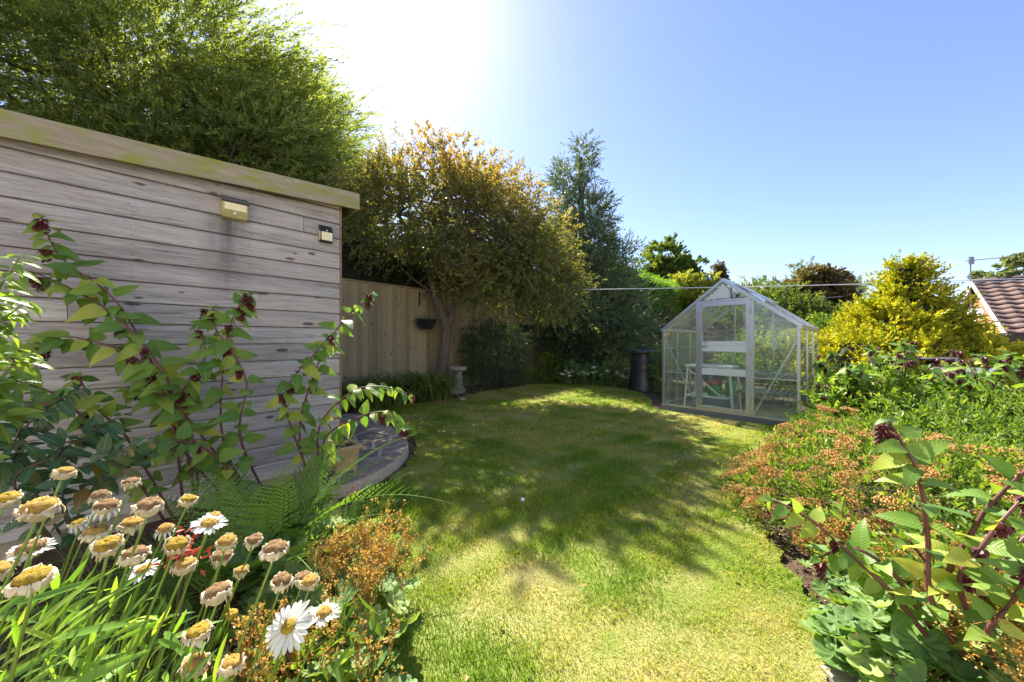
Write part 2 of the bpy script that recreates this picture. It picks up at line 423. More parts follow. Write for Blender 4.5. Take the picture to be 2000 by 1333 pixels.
M['petal'] = leafmat('daisy_petal', [(0, (.72,.72,.68)), (1, (.85,.85,.82))], .35, tmul=(1,1,1))
M['papery'] = leafmat('papery_bract', [(0, (.52,.43,.28)), (1, (.78,.71,.54))], .3, .8, .2, obj=True, tmul=(1,.9,.7))
M['disc'] = None
M['spirea_fl'] = leafmat('spirea_flower', [(0, (.36,.19,.06)), (.5, (.60,.36,.12)), (1, (.74,.52,.22))], .2, .9, .1, tmul=(1,.8,.5))
M['pink'] = simple('pink_petal', (.65, .12, .42), .6, var=.2)
M['yellow'] = simple('yellow_petal', (.75, .55, .03), .6, var=.2)
M['black_plastic'] = simple('black_plastic', (.028, .030, .034), .36, var=.3, scale=10)
M['iron'] = simple('black_iron', (.015, .015, .015), .5, .4)
M['alu'] = simple('aluminium', (.50, .52, .54), .36, .85, var=.10, scale=14, bmp=.05)
M['alu_dull'] = simple('dull_aluminium', (.42, .44, .42), .5, .6, var=.15, scale=14, bmp=.05)
M['gh_panel'] = simple('white_panel', (.56, .61, .66), .35, 0., var=.08, scale=5)
M['gh_base'] = simple('grey_base', (.17, .19, .20), .55, .2, var=.12, scale=8)
M['glass'] = glassmat('greenhouse_glass', dirt=.16)
M['roofglass'] = glassmat('roof_glass', (.90, .95, .95), .34)
M['conc'] = simple('concrete_floor', (.22, .21, .18), .9, var=.4, scale=5, bmp=.5)
M['stone'] = simple('cast_stone', (.34, .31, .25), .9, var=.3, scale=9, bmp=.6)
M['pave'] = simple('crazy_paving', (.24, .20, .155), .9, var=.4, scale=8, bmp=.8, ovar=.3)
M['mortar'] = simple('mortar', (.52, .43, .32), .95, var=.25, scale=20, bmp=.6)
M['pot'] = simple('sandstone_pot', (.50, .38, .19), .85, var=.25, scale=22, bmp=.7)
M['white_pl'] = simple('white_plastic', (.62, .62, .60), .5, var=.08)
M['green_pl'] = simple('green_plastic', (.02, .24, .075), .45, var=.15)
M['red_pl'] = simple('red_plastic', (.33, .05, .04), .5, var=.2)
M['cane'] = simple('cane', (.50, .36, .16), .7, var=.2)
M['line'] = simple('clothes_line', (.62, .62, .66), .5, var=.05)
M['steel'] = simple('grey_steel', (.28, .29, .30), .4, .5, var=.1)
M['shed'] = woodmat('weathered_boards', [(.32, (.15,.135,.13)), (.48, (.36,.34,.335)), (.68, (.56,.53,.525))], 0, True, stain=(.80, .17, 2.12, .8), warm=(.44, .37, .33))
M['shed_trim'] = woodmat('corner_trim', [(.3, (.16,.10,.06)), (.7, (.34,.25,.18))], 2, False)
M['soffit'] = woodmat('orange_pine', [(.3, (.26,.12,.045)), (.7, (.42,.22,.09))], 0, False)
M['fascia'] = woodmat('mossy_fascia', [(.3, (.22,.19,.14)), (.7, (.42,.36,.27))], 0, False, moss=(.26,.27,.06))
M['felt'] = simple('roof_felt', (.06, .065, .06), .95, var=.3, scale=30, bmp=.5)
M['fence'] = woodmat('fence_boards', [(.3, (.24,.195,.11)), (.7, (.43,.355,.21))], 2, True)
M['fence_old'] = woodmat('old_fence_boards', [(.3, (.085,.068,.055)), (.7, (.18,.15,.125))], 2, False)
M['tile'] = simple('concrete_tile', (.16, .10, .082), .85, var=.35, scale=12, bmp=.4, ovar=.25)
M['brick'] = None
M['mortar_w'] = simple('pale_mortar', (.48, .42, .34), .95, var=.15, scale=20)
M['upvc'] = simple('white_upvc', (.78, .78, .76), .4, var=.04)
M['window_grey'] = simple('grey_window_frame', (.30, .34, .38), .4, var=.08)
M['dark_glass'] = simple('dark_window', (.03, .035, .04), .08, var=.1)
def tintmat(name, cols, rough=.8, bmp=.0, scale=60.):
    m, nt, out = new_mat(name)
    f = N_(nt, 'ShaderNodeAttribute', attribute_name='tint').outputs['Fac']
    nz = noise(nt, coords(nt), scale, 4)
    f = math_(nt, 'ADD', f, math_(nt, 'MULTIPLY', math_(nt, 'SUBTRACT', nz, .5), .5), True)
    pr = N_(nt, 'ShaderNodeBsdfPrincipled', Roughness=rough); pr.inputs['Specular IOR Level'].default_value = .2
    nt.links.new(ramp(nt, f, cols), pr.inputs['Base Color'])
    if bmp: nt.links.new(bump(nt, nz, bmp, .004), pr.inputs['Normal'])
    nt.links.new(pr.outputs[0], out.inputs[0]); return m
M['disc_y'] = simple('yellow_disc', (.66, .42, .03), .85, var=.6, scale=120, bmp=1.)
M['disc_b'] = simple('brown_disc', (.40, .24, .10), .9, var=.55, scale=120, bmp=1.)
M['disc_m'] = simple('ochre_disc', (.54, .33, .06), .9, var=.6, scale=110, bmp=.8)
M['brick'] = tintmat('orange_brick', [(0, (.36,.15,.07)), (.5, (.50,.24,.11)), (1, (.60,.34,.17))], .9, .3)
M['crumb'] = tintmat('soil_crumb', [(0, (.06,.042,.028)), (.5, (.17,.115,.072)), (.85, (.34,.24,.15)), (1, (.5,.38,.25))], .95)
def lawn_mix(nt):
    """0 = green, 1 = straw, from large and small patches"""
    v = coords(nt, kind='Generated') if False else coords(nt)
    a = noise(nt, v, .9, 3, .5); b = noise(nt, v, 4.5, 4, .6)
    return math_(nt, 'ADD', math_(nt, 'MULTIPLY', a, .6), math_(nt, 'MULTIPLY', b, .4))
m, nt, out = new_mat('lawn_thatch')
f = lawn_mix(nt); fine = noise(nt, coords(nt), 90, 4, .7)
c = ramp(nt, f, [(.42, (.19,.27,.035)), (.64, (.46,.40,.17))])
c = mixc(nt, math_(nt, 'MULTIPLY', fine, .35), c, (.14, .11, .05))
pr = N_(nt, 'ShaderNodeBsdfPrincipled', Roughness=.95); pr.inputs['Specular IOR Level'].default_value = .1
nt.links.new(c, pr.inputs['Base Color']); nt.links.new(bump(nt, fine, .8, .02), pr.inputs['Normal']); nt.links.new(pr.outputs[0], out.inputs[0])
M['lawn'] = m
M['grass'] = leafmat('grass_blade', [(0, (.12,.25,.014)), (.42, (.25,.34,.025)), (.64, (.43,.41,.085)), (1, (.60,.48,.25))], .38, .6, .25, tmul=(1.3,1.3,.5))
m, nt, out = new_mat('soil')
v = coords(nt); a = noise(nt, v, 3, 5, .6); b = noise(nt, v, 40, 6, .7)
c = ramp(nt, math_(nt, 'ADD', math_(nt, 'MULTIPLY', a, .4), math_(nt, 'MULTIPLY', b, .6)), [(.3, (.065,.045,.03)), (.55, (.16,.11,.075)), (.75, (.30,.215,.14))])
pr = N_(nt, 'ShaderNodeBsdfPrincipled', Roughness=.97); pr.inputs['Specular IOR Level'].default_value = .1
nt.links.new(c, pr.inputs['Base Color']); nt.links.new(bump(nt, b, 1.0, .04), pr.inputs['Normal']); nt.links.new(pr.outputs[0], out.inputs[0])
M['soil'] = m

# ================================================================== SETTING
def smooth01(x): x = np.clip(x, 0, 1); return x*x*(3-2*x)
def gz(x, y): return -1.0*smooth01((np.asarray(x)-8.6)/1.4)
xs = np.concatenate([[-400,-150,-60,-25], np.arange(-12, 20.1, .4), [26,40,80,180,500]])
ys = np.concatenate([[-120,-40,-12], np.arange(-4, 20.1, .5), [26,40,80,180,900]])
XX, YY = np.meshgrid(xs, ys); ZZ = gz(XX, YY)
V = np.stack([XX, YY, ZZ], -1).reshape(-1,3); nx = len(xs)
Fg = np.array([[j*nx+i, j*nx+i+1, (j+1)*nx+i+1, (j+1)*nx+i] for j in range(len(ys)-1) for i in range(nx-1)])
mb = MB(); mb.add(V, Fg); g = mb.build('ground', M['soil'], smooth=True); tag(g, 'brown soil of the garden beds', kind='structure')

LAWN = [(-.30,-2.2),(-.36,.2),(-.47,1.0),(-.56,1.3),(-.70,1.62),(-.90,2.0),(-1.02,2.4),(-1.05,2.75),(-1.0,3.15),(-1.0,3.5),(-1.1,3.9),(-1.33,4.36),(-1.8,5.0),(-2.4,5.7),(-2.5,6.1),
        (-1.9,6.4),(-1.4,6.65),(-1.02,7.3),(-.5,8.1),(.3,9.0),(.9,9.4),(1.5,9.3),(2.3,8.85),(2.85,8.3),(2.85,7.2),(2.50,6.05),
        (2.52,5.84),(3.1,5.2),(3.72,4.55),(3.55,4.1),(3.05,3.72),(2.5,3.35),(2.05,2.95),(1.86,2.7),(1.68,2.35),(1.53,2.05),(1.42,1.75),(1.34,1.5),(1.2,1.3),(1.06,1.12),(1.0,.6),(1.05,-2.2)]
LC = curve([(x,y,0) for x,y in LAWN]+[(LAWN[0][0],LAWN[0][1],0)], 260)[:-1]
LC[:,0] += .018*np.sin(np.arange(len(LC))*1.3)+rng.normal(0,.008,len(LC)); LP = LC[:,:2]
n = len(LC); top = LC.copy(); top[:,2] = .03; bot = LC.copy(); bot[:,2] = -.02
mb = MB(); mb.add(np.vstack([top, bot]), [list(range(n))]+[[i, n+i, n+(i+1)%n, (i+1)%n] for i in range(n)])
lawn = mb.build('lawn', M['lawn']); tag(lawn, 'patchy green and straw coloured lawn', kind='structure')
import bmesh
bm = bmesh.new(); bm.from_mesh(lawn.data); bmesh.ops.triangulate(bm, faces=[f for f in bm.faces if len(f.verts) > 4]); bmesh.ops.recalc_face_normals(bm, faces=bm.faces); bm.to_mesh(lawn.data); bm.free()

# grass blades: one uncountable mass
def dryness(x, y):
    P = np.stack([x, y, np.zeros_like(x)], 1)
    d = .44+.27*noise3(P, 1.15, 0)+.22*noise3(P, 3.4, 1)+.18*noise3(P, 9., 2)
    d += .26*smooth01((x+.1)/1.3)*smooth01((3.2-y)/1.6) - .12*smooth01((.25-x)/.7)*smooth01((4.6-y)/2)
    d += .16*smooth01((y-6.3)/1.5)*smooth01((1.6-x)/1.5)
    return d
mb = MB()
for (y0, y1, dens, hh, ww) in ((-.2, 1.6, 22000, .024, .0030), (1.6, 2.6, 14000, .026, .0038), (2.6, 4.2, 7500, .027, .0052), (4.2, 6.6, 3600, .028, .008), (6.6, 9.6, 2000, .028, .011)):
    x0, x1 = -2.7, 4.0; n = int((x1-x0)*(y1-y0)*dens)
    x = rng.uniform(x0, x1, n); y = rng.uniform(y0, y1, n)
    k = inside(LP, x, y); x = x[k]; y = y[k]; n = len(x)
    Pn = np.stack([x, y, np.zeros(n)], 1)
    dr = dryness(x, y)
    tall = np.clip(1.0-.55*dr+.45*noise3(Pn, 5.5, 3), .35, 2.0)
    h = hh*rng.uniform(.5, 1.35, n)*tall; w = ww*rng.uniform(.7, 1.3, n)
    az = rng.uniform(0, 6.28, n); lean = rng.uniform(.15, 1.1, n)*h*1.1
    flat = (rng.uniform(0,1,n) < .25*np.clip(dr,0,1)); h = np.where(flat, h*.35, h); lean = np.where(flat, hh*.9, lean)
    wa = az+1.57+rng.normal(0,.4,n)
    B = np.stack([x, y, np.full(n, .028)], 1)
    S = np.stack([np.cos(wa), np.sin(wa), np.zeros(n)], 1)*w[:,None]/2
    L = np.stack([np.cos(az), np.sin(az), np.zeros(n)], 1)*lean[:,None]
    Mi = B+L*.35+np.array([0,0,1])*(h*.62)[:,None]; T = B+L+np.array([0,0,1])*h[:,None]
    V = np.stack([B-S, B+S, Mi+S*.8, Mi-S*.8, T], 1).reshape(-1,3)
    i = np.arange(n)*5
    ti = np.clip(dr+rng.normal(0,.20,n), 0, 1)
    F = np.empty((n*2,), object)
    mb.add(V, np.stack([i,i+1,i+2,i+3],1), ti)
    mb.add(np.zeros((0,3)), np.stack([i+3,i+2,i+4],1)-len(V), ti)
mb.build('grass', M['grass'], kind='stuff'); tag(bpy.data.objects['grass'], 'short grass blades of the lawn', 'grass')

# soil crumbs and bark along the bed edges
def crumbs(name, label, poly, n, s0, s1, z=0.0):
    P = np.array(poly); x = rng.uniform(P[:,0].min(), P[:,0].max(), n*3); y = rng.uniform(P[:,1].min(), P[:,1].max(), n*3)
    k = inside(poly, x, y) & ~inside(LP, x, y); x = x[k][:n]; y = y[k][:n]; n = len(x)
    s = rng.uniform(s0, s1, n)*rng.uniform(.5,1,n)
    T = nrm(np.array([[1,1,1],[-1,-1,1],[-1,1,-1],[1,-1,-1]], float))
    R = rng.normal(0,.35,(n,4,3))
    V = np.stack([x,y,z+s*.3],1)[:,None,:]+(T[None]+R)*s[:,None,None]*np.array([1.2,1,.6])
    i = (np.arange(n)*4)[:,None]
    F = np.concatenate([i+np.array(q) for q in ([0,1,2],[0,3,1],[0,2,3],[1,3,2])])
    mb = MB(); mb.add(V.reshape(-1,3), F, np.tile(rng.uniform(0,1,n)**1.6,4))
    o = mb.build(name, M['crumb'], kind='stuff'); tag(o, label, 'soil')
crumbs('soil_crumbs', 'dark soil crumbs and bark in the bed along the shed side of the lawn', [(-1.7,2.9),(-1.5,1.5),(-1.0,.5),(-.3,.5),(-.4,1.6),(-.9,2.5),(-.9,3.6),(-1.2,4.2),(-1.3,3)], 9000, .004, .014)
crumbs('bark_chips', 'brown bark and soil along the flower bed beside the orange flowered shrub', [(1.0,.7),(2.0,.7),(2.2,2.0),(2.7,3.0),(3.6,3.6),(3.9,4.5),(3.4,4.3),(1.9,3.1),(1.4,2.1),(1.2,1.4)], 9000, .004, .013)
crumbs('leaf_litter', 'dark soil and leaf litter of the bed along the board fence', [(-3.4,5.9),(-2,5.9),(-.9,7),(.5,8.7),(1.2,9),(3,8.2),(3.6,9.5),(2.5,12),(.5,10.5),(-3.5,6.6)], 5000, .01, .035)

# ------------------------------------------------------------------ shed
TH = math.atan2(-.719, -.695)
shed = thing('garden_shed', 'weathered grey timber shed of horizontal boards with mossy fascia', 'shed', (-1.565, 3.11, 0), TH)
SL, SD = 2.9, 2.3
def roofz(x): return 2.50-.068*x
prof = np.array([(-.002,0),(.017,0),(.020,.006),(.020,.113),(.007,.129),(-.002,.1305)])
def shed_board(x0, x1, z0, depth_axis='x'):
    mb = MB(); V = []; 
    tops = []
    for x in (x0, x1):
        for (y,z) in prof: V.append([x, y, min(z0+z, roofz(x)-.012)])
    k = len(prof); F = [[i, (i+1)%k, k+(i+1)%k, k+i] for i in range(k)]+[list(range(k-1,-1,-1)), list(range(k,2*k))]
    mb.add(V, F); return mb.build('board', M['shed'], shed)
z0 = .10; i = 0
while z0 < 2.46:
    xe = SL
    if roofz(SL)-.012 < z0+.02: xe = max(.3, (2.50-.012-.03-z0)/.068)
    if i in (15,): shed_board(.012, .30, z0); shed_board(.303, xe, z0)
    elif i in (9,): shed_board(.012, 1.52, z0); shed_board(1.523, xe, z0)
    else: shed_board(.012, xe, z0)
    z0 += .135; i += 1
mb = MB()
for zi in range(17):
    for xn in (.05,.66,1.27,1.88,2.49):
        for dz_ in (.03,.095):
            zn = .10+.135*zi+dz_
            if zn < roofz(xn)-.05: lathe(mb, [(0,-.004),(.0035,0),(0,.004)], (xn+rng.normal(0,.006),.0195,zn+rng.normal(0,.006)), 6)
mb.build('nail_heads', M['iron'], shed, kind='stuff')
mb = MB()   # carcass behind the boards
V = []
for y in (-.004, -SD):
    V += [[.02,y,.1],[SL,y,.1],[SL,y,roofz(SL)-.02],[.02,y,roofz(0)-.02]]
mb.add(V, [[0,1,2,3],[7,6,5,4],[0,4,5,1],[1,5,6,2],[3,2,6,7],[0,3,7,4]]); mb.build('carcass', M['shed_trim'], shed)
mb = MB(); box(mb, (-.004,-.03,.08), (.0125,.026,2.455)); mb.build('corner_trim', M['shed_trim'], shed)
mb = MB()
for s in range(17): pass
def sloped(mb, x0, x1, y0, y1, d0, d1):
    V = []
    for x in (x0, x1):
        V += [[x,y0,roofz(x)+d0],[x,y1,roofz(x)+d0],[x,y1,roofz(x)+d1],[x,y0,roofz(x)+d1]]
    mb.add(V, BOXF)
mb = MB(); sloped(mb, -.13, SL+.1, .085, .108, -.105, .04); mb.build('fascia', M['fascia'], shed)
mb = MB(); V = [[-.108,-SD-.1,roofz(0)-.1],[-.13,-SD-.1,roofz(0)-.1],[-.13,.084,roofz(0)-.1],[-.108,.084,roofz(0)-.1]]
V += [[a,b,roofz(0)+.045] for a,b,_ in V]; mb.add(V, BOXF); mb.build('end_fascia', M['fascia'], shed)
mb = MB(); sloped(mb, -.105, SL+.08, .021, .084, -.012, .005); mb.build('soffit', M['soffit'], shed)
mb = MB(); sloped(mb, .013, SL+.05, .0205, .040, -.085, -.014); mb.build('top_batten', M['soffit'], shed)
mb = MB(); sloped(mb, -.125, SL+.1, -SD-.1, .082, .008, .030); mb.build('roof', M['felt'], shed)
mb = MB(); box(mb, (.03,-SD,0), (SL,.0,.098)); mb.build('plinth', M['stone'], shed)

def wall_pt(x, y, z):   # shed local -> world
    c, s = math.cos(TH), math.sin(TH); return np.array([-1.565+c*x-s*y, 3.11+s*x+c*y, z])
# solar floodlight
p = wall_pt(.76, .022, 2.10)
fl = thing('solar_floodlight', 'yellowed plastic solar floodlight with slanted panel on top, on the shed wall', 'wall light', p, TH)
def prism(mb, pts_yz, x0, x1, tint=.5):
    k = len(pts_yz); V = [[x0,y,z] for y,z in pts_yz]+[[x1,y,z] for y,z in pts_yz]
    mb.add(V, [[i,(i+1)%k,k+(i+1)%k,k+i] for i in range(k)]+[list(range(k-1,-1,-1)), list(range(k,2*k))], tint)
M['yellowed'] = simple('yellowed_plastic', (.46, .40, .19), .35, var=.2, scale=30)
M['lens'] = simple('cream_lens', (.78, .70, .42), .3, var=.08, scale=60)
mb = MB(); prism(mb, [(0,0),(.055,.005),(.085,.05),(.092,.10),(.0,.155)], -.072, .072); mb.build('housing', M['yellowed'], fl)
mb = MB(); prism(mb, [(.0865,.05),(.0905,.05),(.0965,.098),(.0925,.098)], -.062, .062); mb.build('lens', M['lens'], fl)
mb = MB(); prism(mb, [(-.0,.158),(.098,.102),(.106,.106),(.0,.172)], -.08, .08); mb.build('solar_panel', M['dark_glass'], fl)
mb = MB(); lathe(mb, [(.0,-.012),(.009,-.010),(.013,0),(.009,.010),(.0,.012)], (0,.075,.03), 12); mb.build('sensor', M['white_pl'], fl, True)
p = wall_pt(.135, .022, 2.06)
wl2 = thing('solar_wall_light', 'small black solar wall light with square cream lens by shed corner', 'wall light', p, TH)
mb = MB(); prism(mb, [(0,0),(.03,0),(.052,.010),(.056,.085),(.012,.148),(0,.15)], -.05, .05); mb.build('housing', M['black_plastic'], wl2)
mb = MB(); prism(mb, [(.0525,.012),(.0555,.012),(.0595,.082),(.0565,.082)], -.043, .043); mb.build('lens', M['lens'], wl2)
mb = MB(); prism(mb, [(.016,.016),(.046,.018),(.05,.082),(.016,.10)], .0505, .0525); mb.build('side_lens', M['lens'], wl2)
mb = MB(); lathe(mb, [(.0,-.008),(.006,-.006),(.008,0),(.006,.006),(.0,.008)], (0,.048,.098), 10); mb.build('sensor', M['white_pl'], wl2, True)

# ------------------------------------------------------------------ paved step by the shed
PAT = [(-1.62,2.62),(-1.36,2.58),(-1.2,2.72),(-1.1,2.98),(-1.06,3.3),(-1.1,3.65),(-1.25,3.98),(-1.5,4.35),(-1.95,4.95),(-2.55,5.2),(-2.75,4.4),(-1.6,3.2)]
PC = curve([(x,y,0) for x,y in PAT]+[(PAT[0][0],PAT[0][1],0)], 70)[:-1][:,:2]
pat = thing('paved_step', 'low curved crazy paved step beside the shed end', 'paving', (-1.4,3.3,0)); 
k = len(PC); mb = MB(); sh = PC+ (np.array([-1.7,3.6])-PC)*.02
mb.add(np.vstack([np.c_[sh, np.full(k,.090)], np.c_[PC, np.full(k,-.02)]]), [list(range(k))]+[[i, k+i, k+(i+1)%k, (i+1)%k] for i in range(k)])
mb.build('mortar_bed', M['mortar'], pat)
def clip(poly, p, nvec):
    out = []
    for i in range(len(poly)):
        a, b = poly[i], poly[(i+1)%len(poly)]; da, db = np.dot(a-p, nvec), np.dot(b-p, nvec)
        if da <= 0: out.append(a)
        if (da <= 0) != (db <= 0): out.append(a+(b-a)*da/(da-db))
    return out
seeds = []
while len(seeds) < 19:
    q = np.array([rng.uniform(-2.7,-1.05), rng.uniform(2.6,5.2)])
    if inside(PC, q[:1], q[1:])[0] and all(np.linalg.norm(q-s) > .27 for s in seeds): seeds.append(q)
shell = [p for p in (PC[::2]+(np.array([-1.7,3.6])-PC[::2])*.03)]
for a in seeds:
    poly = shell
    for b in seeds:
        if b is a: continue
        d = b-a; L = np.linalg.norm(d)
        if L > 1.3: continue
        poly = clip(poly, (a+b)/2-d/L*.018, d/L)
        if len(poly) < 3: break
    if len(poly) < 3: continue
    P = np.array(poly); c = P.mean(0); h = .098+rng.uniform(-.004,.010); k = len(P)
    ins = P+(c-P)*.05
    mb = MB(); mb.add(np.vstack([np.c_[P, np.full(k,.05)], np.c_[P, np.full(k,h-.006)], np.c_[ins, np.full(k,h)]]),
        [list(range(2*k,3*k))]+[[i,(i+1)%k,k+(i+1)%k,k+i] for i in range(k)]+[[k+i,k+(i+1)%k,2*k+(i+1)%k,2*k+i] for i in range(k)])
    mb.build('paving_stone', M['pave'], pat)
def rock(name, label, c, r, mat, seed=0):
    d = []; nth, nph = 10, 6
    mb = MB(); V = []; 
    for i in range(nph+1):
        for j in range(nth):
            th = j/nth*6.283; ph = -1.57+i/nph*3.1416
            v = np.array([math.cos(ph)*math.cos(th), math.cos(ph)*math.sin(th), math.sin(ph)])
            v = np.sign(v)*np.abs(v)**.7
            V.append(np.array(c)+v*np.array(r)*(1+.16*noise3(v+seed, 2.3)))
    F = [[i*nth+j, i*nth+(j+1)%nth, (i+1)*nth+(j+1)%nth, (i+1)*nth+j] for i in range(nph) for j in range(nth)]
    mb.add(V, F); o = mb.build(name, mat, origin=(c[0],c[1],0)); return tag(o, label, 'stone')
rock('edging_stone', 'rough grey stone in the soil below the paved step', (-1.47,2.5,.05), (.13,.08,.09), M['stone'], 1)
rock('fallen_stone', 'small pale stone on the lawn edge by the strap leaved clump', (-.98,6.75,.05), (.06,.04,.035), M['stone'], 2)
p = gp(1600, 1322)
mb = MB(); sl = np.array([(1.12,.55),(1.42,.62),(1.40,1.10),(1.26,1.26),(1.10,1.22)]); k = 5
mb.add(np.vstack([np.c_[sl, np.full(k,-.01)], np.c_[sl, np.full(k,.04)]]), [list(range(k,2*k))]+[[i,(i+1)%k,k+(i+1)%k,k+i] for i in range(k)])
o = mb.build('paving_slab', M['stone'], origin=(1.25,1.0,0)); tag(o, 'pale stepping slab at the lawn edge below the lobed leaves', 'paving')
rock('slab_pebble', 'rounded pale pebble lying on the stepping slab', (1.30,1.16,.06), (.045,.03,.025), M['stone'], 4)

# planter
pp = np.array([-1.452, 2.93, .098]); pl = thing('planter', 'square tapered sandstone coloured pot with embossed front', 'plant pot', pp, TH)
def frus(mb, w0, w1, z0, z1):
    V = [[sx*w0,sy*w0,z0] for sx,sy in ((-1,-1),(1,-1),(1,1),(-1,1))]+[[sx*w1,sy*w1,z1] for sx,sy in ((-1,-1),(1,-1),(1,1),(-1,1))]
    mb.add(V, BOXF)
mb = MB(); frus(mb, .078, .105, 0, .19); mb.build('body', M['pot'], pl)
mb = MB()
for sx,sy in ((1,0),(-1,0),(0,1),(0,-1)):
    if sx: box(mb, (min(sx*.09,sx*.118),-.118,.188), (max(sx*.09,sx*.118),.118,.215))
    else: box(mb, (-.09,min(sy*.09,sy*.1175),.188), (.09,max(sy*.09,sy*.1175),.2148))
mb.build('rim', M['pot'], pl)
mb = MB()
for fx in (-1,1):     # raised border and leaf relief on the side faces
    bar(mb, (fx*.066,.082,.012), (fx*.086,.104,.176), .012, .008, (0,1,0)); 
bar(mb, (-.07,.084,.010), (.07,.084,.010), .008, .012); bar(mb, (-.085,.105,.172), (.085,.105,.172), .008, .012)
for a in np.linspace(-1.2, 1.2, 7):
    p0 = np.array([0,.088,.05]); q = p0+np.array([math.sin(a)*.055, .006+.010*math.cos(a), math.cos(a)*.075+.015]); bar(mb, p0, q, .014, .010, (0,1,0))
mb.build('relief', M['pot'], pl)
mb = MB(); box(mb, (-.0898,-.0898,.186), (.0898,.0898,.192)); mb.build('compost', M['soil'], pl)

# ------------------------------------------------------------------ fences
def fence(name, label, org, d, length, h, bw, mat, seedk, gap=.108, rail=True, label_rail=None):
    th = math.atan2(d[1], d[0]); r = thing(name, label, 'fence', (org[0],org[1],0), th)
    mesh = []
    for k in range(3):
        mb = MB(); w = bw
        V = [[0,0.004,.02],[w,-.012,.02],[w,-.022,.02],[0,-.004,.02]]; V += [[a,b,h+(k-1)*.004] for a,b,_ in V]
        mb.add(V, BOXF); mesh.append(mb.mesh('board', mat))
    n = int(length/gap)
    for i in range(n):
        o = bpy.data.objects.new('board', mesh[rng.integers(3)]); C.objects.link(o); o.parent = r
        o.location = (i*gap, rng.uniform(-.002,.002), 0)
    if rail:
        mb = MB(); box(mb, (0,-.035,h+.006), (length,.03,h+.03)); mb.build('cap_rail', mat, r)
    for z in (.3, h*.55, h-.25):
        mb = MB(); box(mb, (0,.006,z), (length,.045,z+.07)); mb.build('arris_rail', mat, r)
    for x in np.arange(1.2, length, 2.4):
        mb = MB(); box(mb, (x,.046,-.1), (x+.09,.136,h-.02)); mb.build('post', mat, r)
    return r
FD = np.array([.68, .733]); FD = FD/np.linalg.norm(FD); FP = np.array([-1.385, 8.8])
f0 = FP-FD*6.6
fence('board_fence', 'tall olive brown upright board fence with hanging baskets on it', f0, FD, 12.9, 2.4, .125, M['fence'], 0)
BC = FP+FD*6.25; BD = np.array([.72,-.695]); BD = BD/np.linalg.norm(BD)
fence('low_fence', 'low dark grey brown board fence behind the greenhouse and compost bin', BC, BD, 10.2, 1.33, .13, M['fence_old'], 1, .115)
def fpt(px, off=0.0, z=0.0):    # point on the board fence seen in direction px
    k = (px-CX)/FPX; s = (k*FP[1]-FP[0])/(FD[0]-k*FD[1]); q = FP+FD*s
    nrmv = np.array([FD[1], -FD[0]]); q = q+nrmv*off
    return np.array([q[0], q[1], z])

# ------------------------------------------------------------------ greenhouse
GX = np.array([.68,-.733]); GX = GX/np.linalg.norm(GX); gth = math.atan2(GX[1], GX[0])
gh = thing('greenhouse', 'small aluminium framed glass greenhouse with closed hinged door', 'greenhouse', (2.6,5.89,0), gth)
W, D, B, E, R = 1.83, 1.87, .10, 1.39, 2.13
def rz(s): return E+(R-E)*(1-abs(s-W/2)/(W/2))
mb = MB()
for a,b in (((-.02,-.02,-.02),(W+.02,.02,B)), ((-.02,D-.02,-.02),(W+.02,D+.02,B)), ((-.0195,.02,-.02),(.02,D-.02,B-.001)), ((W-.02,.02,-.02),(W+.0195,D-.02,B-.001))): box(mb, a, b)
mb.build('base', M['gh_base'], gh)
mb = MB(); box(mb, (.02,.02,-.02), (W-.02,D-.02,.022)); mb.build('floor', M['conc'], gh)
def ghbar(name, p, q, w=.028, h=.03, up=(0,1,0), mat='alu'):
    mb = MB(); bar(mb, p, q, w, h, up); return mb.build(name, M[mat], gh)
for x in (.016, W-.016):
    for y in (.0, D): ghbar('corner_post', (x,y,B), (x,y,E), .034, .036)
for y in (0, D):
    ghbar('sill', (.033,y,B+.014), (W-.033,y,B+.014), .027, .026)
    ghbar('gable_rafter', (-.01,y,E), (W/2,y,R), .036, .036); ghbar('gable_rafter', (W+.01,y,E), (W/2,y,R), .036, .036)
for x in (.0, W):
    ghbar('sill', (x,.02,B+.014), (x,D-.02,B+.014), .026, .027, (0,0,1)); ghbar('eave_bar', (x,-.02,E), (x,D+.02,E), .045, .05, (0,0,1))
ghbar('ridge_bar', (W/2,-.02,R), (W/2,D+.02,R), .05, .05, (0,0,1))
yb = [D/3, 2*D/3]
for y in yb:
    for x in (0, W): ghbar('glazing_bar', (x,y,B+.028), (x,y,E-.03), .022, .026)
    ghbar('glazing_bar', (.01,y,E+.012), (W/2-.02,y,R-.015), .022, .03); ghbar('glazing_bar', (W-.01,y,E+.012), (W/2+.02,y,R-.015), .022, .03)
DL, DR, DT = .575, 1.275, 1.80
# back wall
for x in (W/3, 2*W/3): ghbar('glazing_bar', (x,D,B+.028), (x,D,rz(x)-.03), .022, .026)
for z in (.66, 1.08, 1.30): ghbar('rail', (.035,D-.016,z), (W-.035,D-.016,z), .012, .022)
ghbar('eave_tie', (.035,D-.03,E+.02), (W-.035,D-.03,E+.02), .012, .03)
